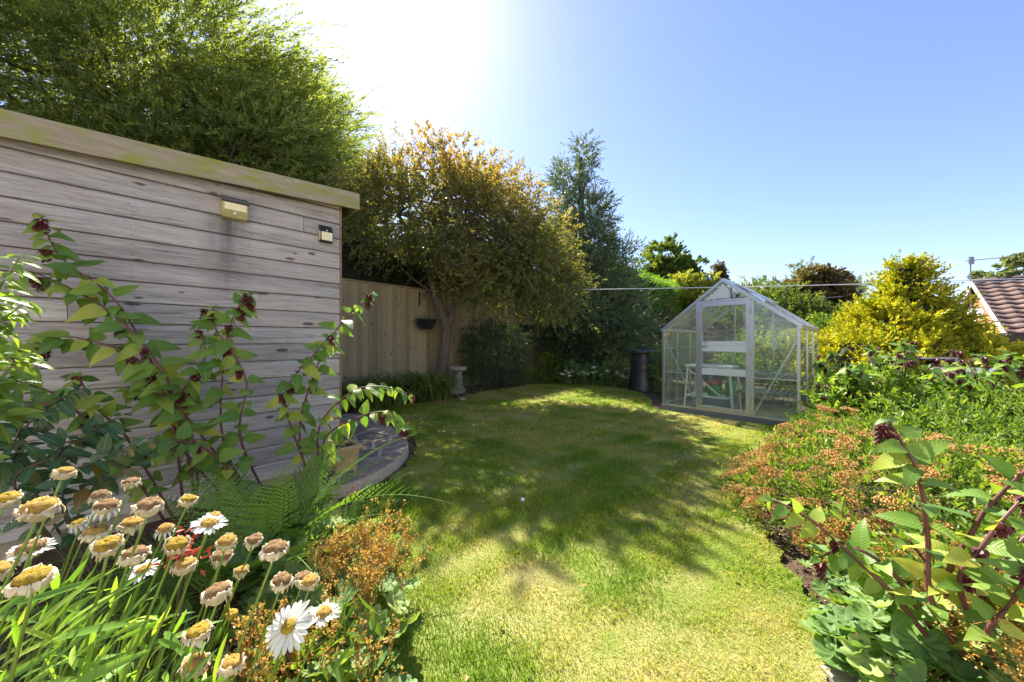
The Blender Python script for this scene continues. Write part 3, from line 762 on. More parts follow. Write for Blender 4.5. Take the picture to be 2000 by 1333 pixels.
# front wall
ghbar('door_post', (DL-.02,0,B+.028), (DL-.02,0,rz(DL-.02)-.03), .036, .034); ghbar('door_post', (DR+.02,0,B+.028), (DR+.02,0,rz(DR+.02)-.03), .036, .034)
ghbar('rail', (.034,-.004,.67), (DL-.04,-.004,.67), .014, .018); ghbar('rail', (DR+.04,-.004,.67), (W-.034,-.004,.67), .014, .018)
ghbar('door_head', (DL-.0,-.010,DT+.018), (DR+.0,-.010,DT+.018), .03, .034)
ghbar('brace', (.04,.022,1.22), (DL-.03,.022,B+.03), .022, .012); ghbar('brace', (W-.04,.022,1.20), (DR+.03,.022,B+.03), .022, .012)
ghbar('brace', (.04,D-.034,.15), (W/3,D-.034,1.25), .02, .01); ghbar('brace', (W-.04,D-.034,.15), (2*W/3,D-.034,1.25), .02, .01)
for x in (0, W):
    for z in (.66, 1.08): ghbar('rail', (x+(.013 if x == 0 else -.013),.03,z), (x+(.013 if x == 0 else -.013),D-.03,z), .012, .02, (0,0,1))
# panes
def pane(pts, mat='glass', name='pane', th=.003):
    P = np.array(pts, float); nn = np.cross(P[1]-P[0], P[2]-P[0]); nn = nn/np.linalg.norm(nn)*th; k = len(P)
    mb = MB(); mb.add(np.vstack([P-nn/2, P+nn/2]), [list(range(k-1,-1,-1)), list(range(k,2*k))]+[[i,(i+1)%k,k+(i+1)%k,k+i] for i in range(k)])
    return mb.build(name, M[mat], gh)
g_ = .006
for (a,b) in ((.033,DL-.038),(DR+.038,W-.033)):
    pane([(a,0,B+.028),(b,0,B+.028),(b,0,.66),(a,0,.66)])
    pane([(a,0,.68),(b,0,.68),(b,0,rz(b)-.03),(a,0,rz(a)-.03)])
for y in (D,):
    xs_ = [.033, W/3, 2*W/3, W-.033]
    for i in range(3):
        a, b = xs_[i]+.012, xs_[i+1]-.012
        pane([(a,y,B+.028),(b,y,B+.028),(b,y,.65),(a,y,.65)]); pane([(a,y,.67),(b,y,.67),(b,y,1.29),(a,y,1.29)])
        top = [(b,y,rz(b)-.03),(W/2,y,R-.03),(a,y,rz(a)-.03)] if i == 1 else [(b,y,rz(b)-.03),(a,y,rz(a)-.03)]
        pane([(a,y,1.31),(b,y,1.31)]+top)
yy = [.02]+yb+[D-.02]
for x in (0, W):
    for i in range(3):
        a, b = yy[i]+.013, yy[i+1]-.013
        for z0,z1 in ((B+.028,.65),(.67,1.07),(1.09,E-.028)): pane([(x,a,z0),(x,b,z0),(x,b,z1),(x,a,z1)])
for sgn in (0, 1):
    for i in range(3):
        a, b = yy[i]+.013, yy[i+1]-.013
        e = (.01 if sgn == 0 else W-.01); m_ = (W/2-.028 if sgn == 0 else W/2+.028)
        em = (e+m_)/2
        pane([(e,a,rz(e)+.004),(e,b,rz(e)+.004),(em,b,rz(em)+.004),(em,a,rz(em)+.004)], 'roofglass', 'roof_pane')
        pane([(em,a,rz(em)+.008),(em,b,rz(em)+.008),(m_,b,rz(m_)+.008),(m_,a,rz(m_)+.008)], 'roofglass', 'roof_pane')
mb = MB()   # opening roof vent on the sunny slope
e, m_ = W*.5+.03, W*.5+.46
V = [(m_,D*.34,rz(m_)+.075),(m_,D*.66,rz(m_)+.075),(e,D*.66,rz(e)+.02),(e,D*.34,rz(e)+.02)]; V = np.array(V); V = np.vstack([V, V+np.array([0,0,.018])])
mb.add(V, BOXF); mb.build('roof_vent', M['alu'], gh)
# white gable panel with dirt-chewed edges
a, b = DL-.005+.02, DR+.005-.02
zb = DT+.04
sa_ = W/2-(R-.035-zb)/(R-E)*(W/2); sb_ = W-sa_
pane([(sa_+.03,-.004,zb),(sb_-.03,-.004,zb),(W/2,-.004,R-.06)], 'gh_panel', 'gable_panel', .006)
mb = MB()
for k in range(70):
    t = rng.uniform(0,1); side = rng.integers(3)
    if side == 0: q = np.array([sa_+.03+t*(sb_-sa_-.06), -.009, zb+rng.uniform(0,.012)])
    elif side == 1: q = np.array([sb_-.03-t*(sb_-.03-W/2)*.9, -.009, zb+t*(R-.06-zb)*.9-rng.uniform(.005,.02)])
    else: q = np.array([sa_+.03+t*(W/2-sa_-.03)*.9, -.009, zb+t*(R-.06-zb)*.9-rng.uniform(.005,.02)])
    s = rng.uniform(.003,.010); bar(mb, q-[s,0,0], q+[s,0,rng.uniform(-1,1)*s], .003, rng.uniform(.004,.012))
for k in range(26):
    q = np.array([rng.uniform(sb_-.22,sb_-.07), -.009, zb+.005]); hmax = (R-.06-zb)*(sb_-.03-q[0])/(sb_-.03-W/2)
    bar(mb, q, q+[rng.uniform(-.01,.01),0,hmax*rng.uniform(.5,.95)], .003, rng.uniform(.003,.007), (0,1,0))
mb.build('cobweb_dirt', M['iron'], gh)
# door
mb = MB(); bar(mb, (DL+.028,-.022,B+.03), (DL+.028,-.022,DT), .056, .024, (0,1,0)); door = mb.build('door', M['alu'], gh)
def dpart(name, mat, *bars):
    mb = MB()
    for (p,q,w,h) in bars: bar(mb, p, q, w, h)
    return mb.build(name, M[mat], door)
mb = MB(); bar(mb, (DR-.028,-.022,B+.03), (DR-.028,-.022,DT), .056, .024, (0,1,0)); mb.build('door_stile', M['alu'], door)
dl, dr = DL+.057, DR-.057
dpart('top_rail', 'alu', ((dl,-.022,DT-.03),(dr,-.022,DT-.03),.02,.06))
dpart('middle_rail', 'gh_panel', ((dl,-.022,1.165),(dr,-.022,1.165),.02,.062)); dpart('middle_panel', 'gh_panel', ((dl,-.022,1.085),(dr,-.022,1.085),.018,.092))
dpart('lower_panel', 'gh_panel', ((dl,-.022,.725),(dr,-.022,.725),.018,.10)); dpart('bottom_rail', 'alu_dull', ((dl,-.022,B+.058),(dr,-.022,B+.058),.02,.055))
dpart('handle', 'alu_dull', ((DL+.03,-.040,1.115),(DL+.15,-.040,1.115),.012,.045))
mb = MB(); lathe(mb, [(.012,-.008),(.014,0),(.012,.008)], (DL+.11,-.034,1.175), 10); mb.build('lock', M['iron'], door)
for z in (.35, 1.0, 1.6):
    mb = MB(); box(mb, (DR-.008,-.044,z), (DR+.010,-.0345,z+.07)); mb.build('hinge', M['alu_dull'], door)
for z0,z1 in ((B+.088,.673),(.777,1.037),(1.198,DT-.062)):
    P = np.array([(dl+.001,-.022,z0),(dr-.001,-.022,z0),(dr-.001,-.022,z1),(dl+.001,-.022,z1)]); o_ = np.array([0,.002,0])
    mb = MB(); mb.add(np.vstack([P-o_, P+o_]), BOXF); mb.build('pane', M['glass'], door)

def ghw(x, y, z):
    c, s = math.cos(gth), math.sin(gth); return np.array([2.6+c*x-s*y, 5.89+s*x+c*y, z])
# white two tier stand
st = thing('potting_stand', 'white two tier plastic stand behind the greenhouse front pane', 'table', ghw(.58,.62,.022), gth)
mb = MB(); bev_box(mb, (-.36,-.24,.735), (.36,.24,.765), .008); mb.build('table_top', M['white_pl'], st)
mb = MB(); bev_box(mb, (-.36,-.22,.225), (.30,.22,.247), .006); mb.build('shelf', M['white_pl'], st)
for sx,sy in ((-1,-1),(1,-1),(1,1),(-1,1)):
    mb = MB(); bar(mb, (sx*.37,sy*.235,0), (sx*.32,sy*.205,.734), .03, .026); mb.build('leg', M['white_pl'], st)
mb = MB(); bar(mb, (-.31,-.235,.70), (.22,-.238,.25), .02, .012, (0,1,0)); mb.build('stay', M['white_pl'], st)
o = thing('green_tub', 'green plastic tub with red rim on the stand shelf', 'tub', ghw(.62,.60,.27), gth)
mb = MB(); lathe(mb, [(.085,0),(.10,.01),(.115,.17),(.11,.185),(.0,.186)], (0,0,0), 20); mb.build('body', M['green_pl'], o, True)
mb = MB(); lathe(mb, [(.10,.187),(.122,.19),(.124,.25),(.09,.262),(.0,.264)], (0,0,0), 20); mb.build('lid', M['red_pl'], o, True)
o = thing('watering_can', 'green plastic watering can behind the stand leg', 'watering can', ghw(.84,.70,.27), gth)
mb = MB(); lathe(mb, [(.07,0),(.085,.01),(.08,.2),(.06,.24),(.0,.242)], (0,0,0), 18); mb.build('body', M['green_pl'], o, True)
mb = MB(); tube(mb, curve([(.06,0,.05),(.16,0,.14),(.24,0,.27)], 8), [.02,.019,.018,.017,.016,.015,.014,.02], 8); mb.build('spout', M['green_pl'], o, True)
mb = MB(); tube(mb, curve([(-.07,0,.06),(-.15,0,.15),(-.11,0,.27),(.02,0,.30),(.04,0,.235)], 14), .011, 8); mb.build('handle', M['green_pl'], o, True)
# slatted benches
for bi,(z,lab) in enumerate(((.62,'upper slatted metal bench along the greenhouse side'),(.32,'lower slatted metal bench shelf near the greenhouse floor'))):
    s = thing('slatted_bench', lab, 'shelf', ghw(1.30,1.25,.022), gth, 'slatted greenhouse benches')
    for k in range(11):
        mb = MB(); x = -.42+k*.085; box(mb, (x,-.25,z), (x+.05,.25,z+.012)); mb.build('slat', M['alu_dull'], s)
    for y in (-.26,.26):
        mb = MB(); box(mb, (-.44,y-.01,z-.03), (.49,y+.01,z-.0005)); mb.build('bearer', M['steel'], s)
    for x in (-.42+bi*.03,.47-bi*.03):
        for y in (-.235+bi*.04,.235-bi*.04):
            mb = MB(); box(mb, (x-.012,y-.012,0), (x+.012,y+.012,z-.031)); mb.build('leg', M['steel'], s)
o = MB(); q = ghw(1.30,.05,.022); q2 = ghw(1.305,.055,1.18); tube(o, [q, q2], .008, 6); tag(o.build('garden_cane', M['cane'], origin=q), 'bamboo cane leaning inside by the door post', 'cane')
for i,(x,y) in enumerate(((1.55,1.05),(1.62,1.3),(1.42,1.5))):
    q = ghw(x,y,.022); o = MB(); tube(o, [q, ghw(x+.03,y,1.35)], .006, 5); tag(o.build('plant_cane', M['cane'], origin=q), ['thin plant cane standing beside the slatted benches','thin plant cane by the greenhouse side pane','thin plant cane close to the greenhouse back pane'][i], 'cane', 'canes among the tomatoes')
# ================================================================== HOUSES
def house(name, label, org, th, L, Dp, eave, rise, tiles=True):
    h = thing(name, label, 'house', org, th)
    mb = MB()
    V = [[0,0,0],[L,0,0],[L,Dp,0],[0,Dp,0],[0,0,eave],[L,0,eave],[L,Dp,eave],[0,Dp,eave],[0,Dp/2,eave+rise],[L,Dp/2,eave+rise]]
    mb.add(V, [[0,1,5,4],[2,3,7,6],[0,4,8,7,3],[1,2,6,9,5]]); mb.build('wall', M['mortar_w'], h)
    return h
HTH = math.atan2(-.695,.719)
HO = np.array([11.80, 8.0, -1.0]); HL, HD, HE, HR = 4.2, 5.7, 2.34, 1.54
hs = house('brick_bungalow', 'orange brick bungalow with brown tiled roof, dish and aerial', HO, HTH, HL, HD, HE, HR)
bw = MB()
def brick_course(axis, z, a, b, off):
    x = a-off*.1125
    while x < b:
        x0, x1 = max(x, a), min(x+.215, b)
        if x1-x0 > .03:
            t = rng.uniform(0,1)
            if axis == 'gable': box(bw, (-.012, x0, z), (.001, x1, z+.065), t)
            else: box(bw, (x0, -.012, z), (x1, .001, z+.065), t)
        x += .225
z = .05; k = 0
WIN = (.10, 1.5, .25, 1.75)
while z < HE+HR-.08:
    if z < HE-.02:
        brick_course('gable', z, -.012, HD, k % 2)
        if WIN[2]-.04 < z < WIN[3]: brick_course('front', z, WIN[1], HL, k % 2); brick_course('front', z, 0, WIN[0], k % 2)
        else: brick_course('front', z, 0, HL, k % 2)
    else:
        w = HD/2*(1-(z+.065-HE)/HR); brick_course('gable', z, HD/2-w, HD/2+w, k % 2)
    z += .075; k += 1
bw.build('brickwork', M['brick'], hs, kind='stuff')
# roof: deck, tiles one by one on the near slope
sl = math.atan2(HR, HD/2); SLn = math.hypot(HR, HD/2)+.22
def roofpt(x, s, up=0.0):        # s along slope from ridge down (front)
    return np.array([x, HD/2-s*math.cos(sl)-up*math.sin(sl), HE+HR+.06-s*math.sin(sl)+up*math.cos(sl)])
def roofpt_b(x, s, up=0.0):
    return np.array([x, HD/2+s*math.cos(sl)+up*math.sin(sl), HE+HR+.06-s*math.sin(sl)+up*math.cos(sl)])
for fn in (roofpt, roofpt_b):
    mb = MB(); mb.add([fn(-.14,0,-.05),fn(HL,0,-.05),fn(HL,SLn,-.05),fn(-.14,SLn,-.05),fn(-.14,0,-.015),fn(HL,0,-.015),fn(HL,SLn,-.015),fn(-.14,SLn,-.015)], BOXF); rf = mb.build('roof', M['felt'], hs)
tw, tg = .30, .275
nr = int(SLn/tg)+1; nc = int((HL+.12)/tw)
def tile_mb(fn, x, s):
    mb = MB(); m = 7; xs_ = np.linspace(0, tw*1.02, m); zc = .018*np.cos(xs_/tw*2*np.pi*1.0)+.018
    V = []
    for s_,u in ((s,.0),(s+tg+.05,.022)):
        for a,zz in zip(xs_, zc): V.append(fn(x+a, s_, zz+u))
        for a,zz in zip(xs_, zc): V.append(fn(x+a, s_, zz+u-.014))
    F = []
    for i in range(m-1):
        F += [[i,i+1,2*m+i+1,2*m+i],[m+i+1,m+i,3*m+i,3*m+i+1],[2*m+i,2*m+i+1,3*m+i+1,3*m+i],[i+1,i,m+i,m+i+1]]
    mb.add(V, F); return mb
rf_front = None
t0 = tile_mb(roofpt, 0, 0).mesh('roof_tile', M['tile'], True)
base0 = roofpt(0,0)
for r in range(nr):
    for c in range(nc):
        o = bpy.data.objects.new('roof_tile', t0); C.objects.link(o); o.parent = hs
        q = roofpt(-.13+c*tw, r*tg, rng.uniform(-.002,.003))-base0; o.location = q
mbk = MB()
for r in range(nr):
    for c in range(nc):
        t = tile_mb(roofpt_b, -.13+c*tw, r*tg); mbk.add(np.concatenate(t.v), [list(x) for x in np.concatenate(t.l).reshape(-1,4)])
mbk.build('far_roof_tiles', M['tile'], hs, True, kind='stuff')
for i in range(10):
    mb = MB(); x0 = -.15+i*.45; a = np.linspace(0, np.pi, 7); V = []
    for x in (x0, x0+.44): V += [[x, HD/2+.12*math.cos(t), HE+HR+.06+.10*math.sin(t)] for t in a]
    mb.add(V, [[j,j+1,8+j,7+j] for j in range(6)]+[list(range(6,-1,-1)), list(range(7,14))]); mb.build('ridge_tile', M['tile'], hs)
for fn in (roofpt, roofpt_b):
    mb = MB(); mb.add([fn(-.165,0,-.08),fn(-.142,0,-.08),fn(-.142,SLn,-.08),fn(-.165,SLn,-.08),fn(-.165,0,.035),fn(-.142,0,.035),fn(-.142,SLn,.035),fn(-.165,SLn,.035)], BOXF); mb.build('verge', M['upvc'], hs)
mb = MB(); e0 = roofpt(0,SLn); box(mb, (-.14, e0[1]-.02, e0[2]-.19), (HL, e0[1]+.0, e0[2]-.03)); mb.build('eaves_board', M['upvc'], hs)
mb = MB(); a = np.linspace(np.pi, 2*np.pi, 7); V = []
for x in (-.16, HL): V += [[x, e0[1]-.08+.055*math.cos(t), e0[2]-.02+.055*math.sin(t)] for t in a]+[[x, e0[1]-.08+.05*math.cos(t), e0[2]-.015+.05*math.sin(t)] for t in a[::-1]]
mb.add(V, [[j,(j+1)%14,14+(j+1)%14,14+j] for j in range(14)]); mb.build('gutter', M['steel'], hs)
mb = MB(); box(mb, (-.13, e0[1], HE-.14), (HL, -.013, HE-.12)); mb.build('soffit', M['upvc'], hs)
# window on the front wall
mb = MB(); x0,x1,za,zb2 = WIN
for a,b in (((x0,-.05,za),(x0+.06,-.002,zb2)),((x1-.06,-.05,za),(x1,-.002,zb2)),((x0+.06,-.05,za),(x1-.06,-.002,za+.06)),((x0+.06,-.05,zb2-.06),(x1-.06,-.002,zb2)),((x0+.06,-.05,.95),(x1-.06,-.002,1.0)),((.76,-.049,za+.06),(.81,-.003,.95)),((.76,-.049,1.0),(.81,-.003,zb2-.06))): box(mb, a, b)
wn_ = mb.build('window', M['window_grey'], hs)
for a,b in (((x0+.06,za+.06),(.76,.95)),((.81,za+.06),(x1-.06,.95)),((x0+.06,1.0),(.76,zb2-.06)),((.81,1.0),(x1-.06,zb2-.06))):
    mb = MB(); box(mb, (a[0],-.03,a[1]), (b[0],-.02,b[1])); mb.build('pane', M['dark_glass'], wn_)
mb = MB(); box(mb, (x0-.05,-.10,za-.06), (x1+.05,-.0505,za-.001)); mb.build('sill', M['upvc'], wn_)
# dish on the gable
mb = MB(); dc = np.array([-.30, 1.72, HE+.56]); ax = nrm(np.array([-.75,-.55,.35])); A = nrm(np.cross(ax,[0,0,1])); B2 = np.cross(A,ax)
V = []; F = []; n_ = 20; rr = [0,.08,.16,.235]
V.append(dc)
for k in range(1,4):
    for j in range(n_):
        t = j/n_*6.283; V.append(dc+(A*math.cos(t)+B2*math.sin(t))*rr[k]+ax*(.7*rr[k]**2))
for j in range(n_):
    F.append([0,1+j,1+(j+1)%n_])
    for k in range(2): F.append([1+k*n_+j,1+k*n_+(j+1)%n_,1+(k+1)*n_+(j+1)%n_,1+(k+1)*n_+j])
V2 = [v-ax*.012 for v in V]; nV = len(V); F2 = [[i+nV for i in f[::-1]] for f in F]
mb.add(V+V2, F+F2); dish = mb.build('satellite_dish', M['upvc'], hs, True)
mb = MB(); tube(mb, [dc-B2*.26+ax*.05, dc-B2*.10+ax*.36], .012, 6); tube(mb, [dc-B2*.10+ax*.33, dc-B2*.08+ax*.41], .03, 8); mb.build('feed_arm', M['steel'], dish)
mb = MB(); tube(mb, [dc-ax*.01, (-.0,dc[1]+.12,dc[2]-.15)], .018, 6); mb.build('bracket', M['steel'], dish)
mb = MB(); box(mb, (-.016,1.9,0.2), (-.013,2.4,HE+.3)); mb.build('render_panel', M['upvc'], hs)
# aerials
def aerial(name, label, base, top, d, L, group=None):
    q = np.array(base); o = thing(name, label, 'aerial', q)
    mb = MB(); tube(mb, [q, (q[0],q[1],top)], .018, 7); mb.build('mast', M['steel'], o)
    d = nrm(np.array([d[0],d[1],.06])); t = np.array([q[0],q[1],top-.02]); mb = MB(); tube(mb, [t-d*.12, t+d*L], .011, 6); mb.build('boom', M['steel'], o)
    s = nrm(np.cross(d,[0,0,1]))
    for k in range(9):
        mb = MB(); c = t+d*(L*(.12+.1*k)); tube(mb, [c-s*.10, c+s*.10], .005, 5); mb.build('element', M['steel'], o)
    mb = MB(); c = t+d*.02; bar(mb, c-[0,0,.11], c+[0,0,.11], .03, .14, (1,0,0)); mb.build('reflector', M['steel'], o)
    return o
ap = at(1896,575,10.3)
aerial('roof_aerial', 'thin grey television aerial standing above the bungalow gable', (ap[0],ap[1],2.2), at(1896,508,10.3)[2], (.95,-.3), .85)
ap = at(1606,640,17)
aerial('distant_aerial', 'white television aerial mast standing above distant garden shrubs', (ap[0],ap[1],.6), at(1606,582,17)[2], (.9,-.4), .8)
# distant house
q = at(1690,600,34); DD, DE, DRs = 5.6, 3.9, 2.5
h2 = house('distant_house', 'distant red brick house gable behind the bronze conifer', (q[0],q[1],0), math.radians(30), 9, DD, DE, DRs)
mb = MB(); z = .0
while z < DE+DRs-.2:
    w = DD/2 if z < DE else DD/2*(1-(z+.13-DE)/DRs)
    x = DD/2-w
    while x < DD/2+w-.05: box(mb, (-.02,x,z), (.0,min(x+.43,DD/2+w),z+.13), rng.uniform(0,.35)); x += .45
    z += .15
mb.build('brickwork', M['brick'], h2, kind='stuff')
for sg in (-1,1):
    hw = DD/2+.35; dr_ = DRs*hw/(DD/2); zt2 = DE+DRs+.05
    mb = MB(); y1 = DD/2+sg*hw; V = [[-.3,DD/2,zt2],[9.3,DD/2,zt2],[9.3,y1,zt2-dr_],[-.3,y1,zt2-dr_]]; V += [[a_,b_,c_+.08] for a_,b_,c_ in V]; mb.add(V, BOXF)
    r_ = mb.build('roof', M['tile'], h2)
    for k in range(14):
        t0_, t1_ = k/14, (k+1)/14
        mb = MB(); V = [[-.28,DD/2+sg*hw*t,zt2+.09-dr_*t+u] for t,u in ((t0_,0),(t1_,.035))]; V += [[9.28,b_,c_] for a_,b_,c_ in V]; V = np.array(V); V = np.vstack([V, V-[0,0,.02]])
        mb.add(V, [[0,1,3,2],[4,6,7,5],[0,4,5,1],[1,5,7,3],[3,7,6,2],[2,6,4,0]]); mb.build('tile_course', M['tile'], r_)
    mb = MB(); V = [[-.36,DD/2,zt2-.22],[-.305,DD/2,zt2-.22],[-.305,y1,zt2-.22-dr_],[-.36,y1,zt2-.22-dr_]]; V += [[a_,b_,c_+.32] for a_,b_,c_ in V]; mb.add(V, BOXF); mb.build('bargeboard', M['upvc'], h2)
mb = MB(); box(mb, (-.06,2.2,1.2), (-.021,3.4,2.4)); w_ = mb.build('window', M['upvc'], h2)
mb = MB(); box(mb, (-.075,2.3,1.3), (-.061,3.3,2.3)); mb.build('pane', M['dark_glass'], w_)

# unseen house added behind the camera; its pale wall bounces sun into the shade
M['render_w'] = simple('cream_render', (.76, .73, .68), .9, var=.05, scale=4, bmp=.2)
hm = thing('added_fill_house', 'added unseen cream house wall that bounces sunlight into the garden', 'house', (0,-3.6,0))
def wbox(mb, a, b): box(mb, a, b)
mb = MB()
for a,b in (((-5,-9.6,-1.1),(-3.4,-3.6,5.0)),((-3.4,-9.6,-1.1),(-1.4,-3.6,.9)),((-3.4,-9.6,2.1),(-1.4,-3.6,5.0)),((-1.4,-9.6,-1.1),(.6,-3.6,5.0)),((.6,-9.6,2.1),(3.0,-3.6,5.0)),((3.0,-9.6,-1.1),(7.5,-3.6,5.0))): box(mb, a, b)
mb.build('wall', M['render_w'], hm)
for (x0,x1,z0,z1) in ((-3.4,-1.4,.9,2.1),(.6,3.0,.0,2.1)):
    mb = MB()
    for a,b in (((x0,-3.72,z0),(x0+.07,-3.66,z1)),((x1-.07,-3.72,z0),(x1,-3.66,z1)),((x0+.07,-3.72,z0),(x1-.07,-3.66,z0+.07)),((x0+.07,-3.72,z1-.07),(x1-.07,-3.66,z1)),(((x0+x1)/2-.04,-3.72,z0+.07),((x0+x1)/2+.04,-3.66,z1-.07))): box(mb, a, b)
    w_ = mb.build('window', M['upvc'], hm)
    for a,b in ((x0+.07,(x0+x1)/2-.04),((x0+x1)/2+.04,x1-.07)):
        mb = MB(); box(mb, (a,-3.70,z0+.07), (b,-3.69,z1-.07)); mb.build('pane', M['dark_glass'], w_)
mb = MB()
for sg in (0,1):
    y0,y1 = ((-3.2,-6.6) if sg == 0 else (-10.0,-6.6)); V = [[-5.3,y0,4.9],[7.8,y0,4.9],[7.8,y1,6.9],[-5.3,y1,6.9]]; V += [[a,b,c+.12] for a,b,c in V]; mb.add(V, BOXF)
mb.build('roof', M['tile'], hm)
# ================================================================== SMALL THINGS
q = gp(895,768); bb = thing('bird_bath', 'cast stone bird bath on a pedestal at the bed edge', 'bird bath', (q[0],q[1],0))
c0 = (q[0],q[1],0)
mb = MB(); bev_box(mb, (q[0]-.15,q[1]-.15,-.02), (q[0]+.15,q[1]+.15,.11), .015); mb.build('plinth', M['stone'], bb)
mb = MB(); lathe(mb, [(.125,.11),(.13,.125),(.105,.15),(.10,.20),(.108,.26),(.10,.34),(.085,.42),(.082,.46),(.10,.485),(.105,.50)], c0, 20, wob=lambda a,i: 1+.03*np.sin(a*7+i*1.3)); mb.build('pedestal', M['stone'], bb, True)
mb = MB(); lathe(mb, [(.09,.498),(.17,.515),(.20,.53),(.205,.60),(.20,.608),(.175,.605),(.15,.575),(.08,.56),(.0,.558)], c0, 28); mb.build('bowl', M['stone'], bb, True)
q = gp(1258,764); cb = thing('compost_bin', 'black plastic compost bin with domed lid and handle', 'compost bin', (q[0],q[1],0)); c0 = (q[0],q[1],0)
rib = lambda a,i: 1+0*a
mb = MB(); pr_ = [(.40,-.01),(.405,.03),(.385,.05),(.375,.12)]
for k in range(4):
    z_ = .16+k*.18; r_ = .375-.1*(z_/.93)
    pr_ += [(r_,z_),(r_+.004,z_+.012),(r_-.004,z_+.03)]
pr_ += [(.28,.90),(.285,.915)]
lathe(mb, pr_, c0, 36); mb.build('body', M['black_plastic'], cb, True)
mb = MB(); lathe(mb, [(.305,.905),(.32,.915),(.32,.955),(.30,.975),(.22,.985),(.10,.975),(.0,.975)], c0, 36); ld = mb.build('lid', M['black_plastic'], cb, True)
mb = MB(); tube(mb, curve([(q[0]-.15,q[1]-.05,.98),(q[0]-.09,q[1]-.05,1.03),(q[0]+.09,q[1]-.05,1.03),(q[0]+.15,q[1]-.05,.98)], 12), .024, 8); mb.build('handle', M['black_plastic'], ld, True)
mb = MB(); a = np.linspace(-2.35,-1.75,6); V = []
for z_,r_ in ((.06,.392),(.42,.342)):
    for e in (0,.022): V += [[q[0]+(r_+e)*math.cos(t), q[1]+(r_+e)*math.sin(t), z_] for t in a]
F = []
for i in range(5): F += [[6+i,7+i,19+i,18+i],[i+1,i,12+i,13+i],[12+i,13+i,19+i,18+i],[i,i+1,7+i,6+i]]
F += [[0,6,18,12],[5,11,23,17][::-1]]
mb.add(V, F); mb.build('hatch', M['black_plastic'], cb)
q = at(1178,715,10.2); o = thing('water_butt', 'dark plastic tub leaning in the shade behind the white flowers', 'tub', (q[0],q[1],0))
mb = MB(); lathe(mb, [(.20,0),(.22,.03),(.25,.55),(.265,.58),(.25,.6),(.0,.59)], (q[0],q[1],0), 24); mb.build('body', M['black_plastic'], o, True)
mb = MB(); tube(mb, curve([(q[0]+.22,q[1]-.1,.05),(q[0]+.2,q[1]-.2,.45),(q[0]+.02,q[1]-.24,.86),(q[0]-.1,q[1]-.1,.62)], 14), .045, 8); mb.build('hose', M['black_plastic'], o, True)

def basket(px, zc, r, label, plants=True):
    q = fpt(px, .02); w = fpt(px, .30, zc); nv = nrm(w[:2]-q[:2]); nv = np.array([nv[0],nv[1],0]); tv = np.array([FD[0],FD[1],0])
    b = thing('wall_bracket', 'black scrolled iron bracket holding '+label, 'bracket', (q[0],q[1],zc+.15), None, 'fence basket brackets')
    zt = zc+.62; o_ = np.array([q[0],q[1],0])
    mb = MB(); bar(mb, o_+[0,0,zt-.28], o_+[0,0,zt+.06], .025, .012, nv); bar(mb, o_+[0,0,zt], o_+nv*.32+[0,0,zt+.01], .012, .014); mb.build('arm', M['iron'], b)
    mb = MB(); tube(mb, curve([o_+nv*.02+[0,0,zt-.26],o_+nv*.08+[0,0,zt-.10],o_+nv*.2+[0,0,zt-.04],o_+nv*.24+[0,0,zt-.09],o_+nv*.18+[0,0,zt-.10]], 14), .007, 5); mb.build('scroll', M['iron'], b)
    c = o_+nv*.29; h = thing('hanging_basket', label, 'hanging basket', (c[0],c[1],zc-.16), None, 'hanging baskets on the board fence')
    mb = MB(); lathe(mb, [(r*.52,-.2),(r*.6,-.195),(r*.86,-.08),(r*.97,0),(r*1.06,.0),(r*1.06,.022),(r*.9,.022),(r*.85,-.02),(0,-.02)], (c[0],c[1],zc), 24); mb.build('bowl', M['black_plastic'], h, True)
    for k in range(3):
        t = k*2.094+.5; mb = MB(); tube(mb, [(c[0]+r*math.cos(t),c[1]+r*math.sin(t),zc+.02),(c[0],c[1],zt-.01)], .004, 4); mb.build('chain', M['steel'], h)
    mb = MB(); P = np.array([c[0],c[1],zc])+rng.normal(0,.06,(26,3))*[1,1,.1]; Dd = rng.normal(0,.6,(26,3)); Dd[:,2] = np.abs(Dd[:,2])+.3
    sprays(mb, P, Dd, rng.uniform(.08,.28,26), 6, .05, .02); mb.build('plant', M['shrub'], h)
zt_ = lambda px,py: CAMH+(HY-py)/FPX*fpt(px,.3)[1]
basket(818, zt_(818,626), .24, 'black hanging basket with wilting trailing plant beside the tree trunk')
basket(1013, zt_(1013,637), .22, 'black hanging basket on the fence half hidden by tree leaves')

# clothes lines
def line(label, pts, r):
    P = curve(pts, 40); mb = MB(); tube(mb, P, r, 5); tag(mb.build('clothes_line', M['line'], origin=P[0]), label, 'line', 'clothes lines')
a = at(1018,568,7.6); b = at(2300,534,6.4)
line('pale plastic clothes line strung from the tree across the garden', [a, (a+b)/2-[0,0,.05], b], .009)
a2 = at(1440,560,8.6); b2 = at(2300,538,7.6)
line('thin grey clothes line running beside the thicker pale one', [a2, (a2+b2)/2-[0,0,.04], b2], .006)
mb = MB(); tube(mb, [(b[0],b[1],-.4),(b[0],b[1],b[2]+.1)], .03, 8); tube(mb, [(b[0],b[1],b[2]),(b2[0],b2[1],b2[2])], .02, 6); tag(mb.build('line_post', M['steel'], origin=(b[0],b[1],-.4)), 'grey steel post carrying the clothes lines beside the bungalow', 'post')
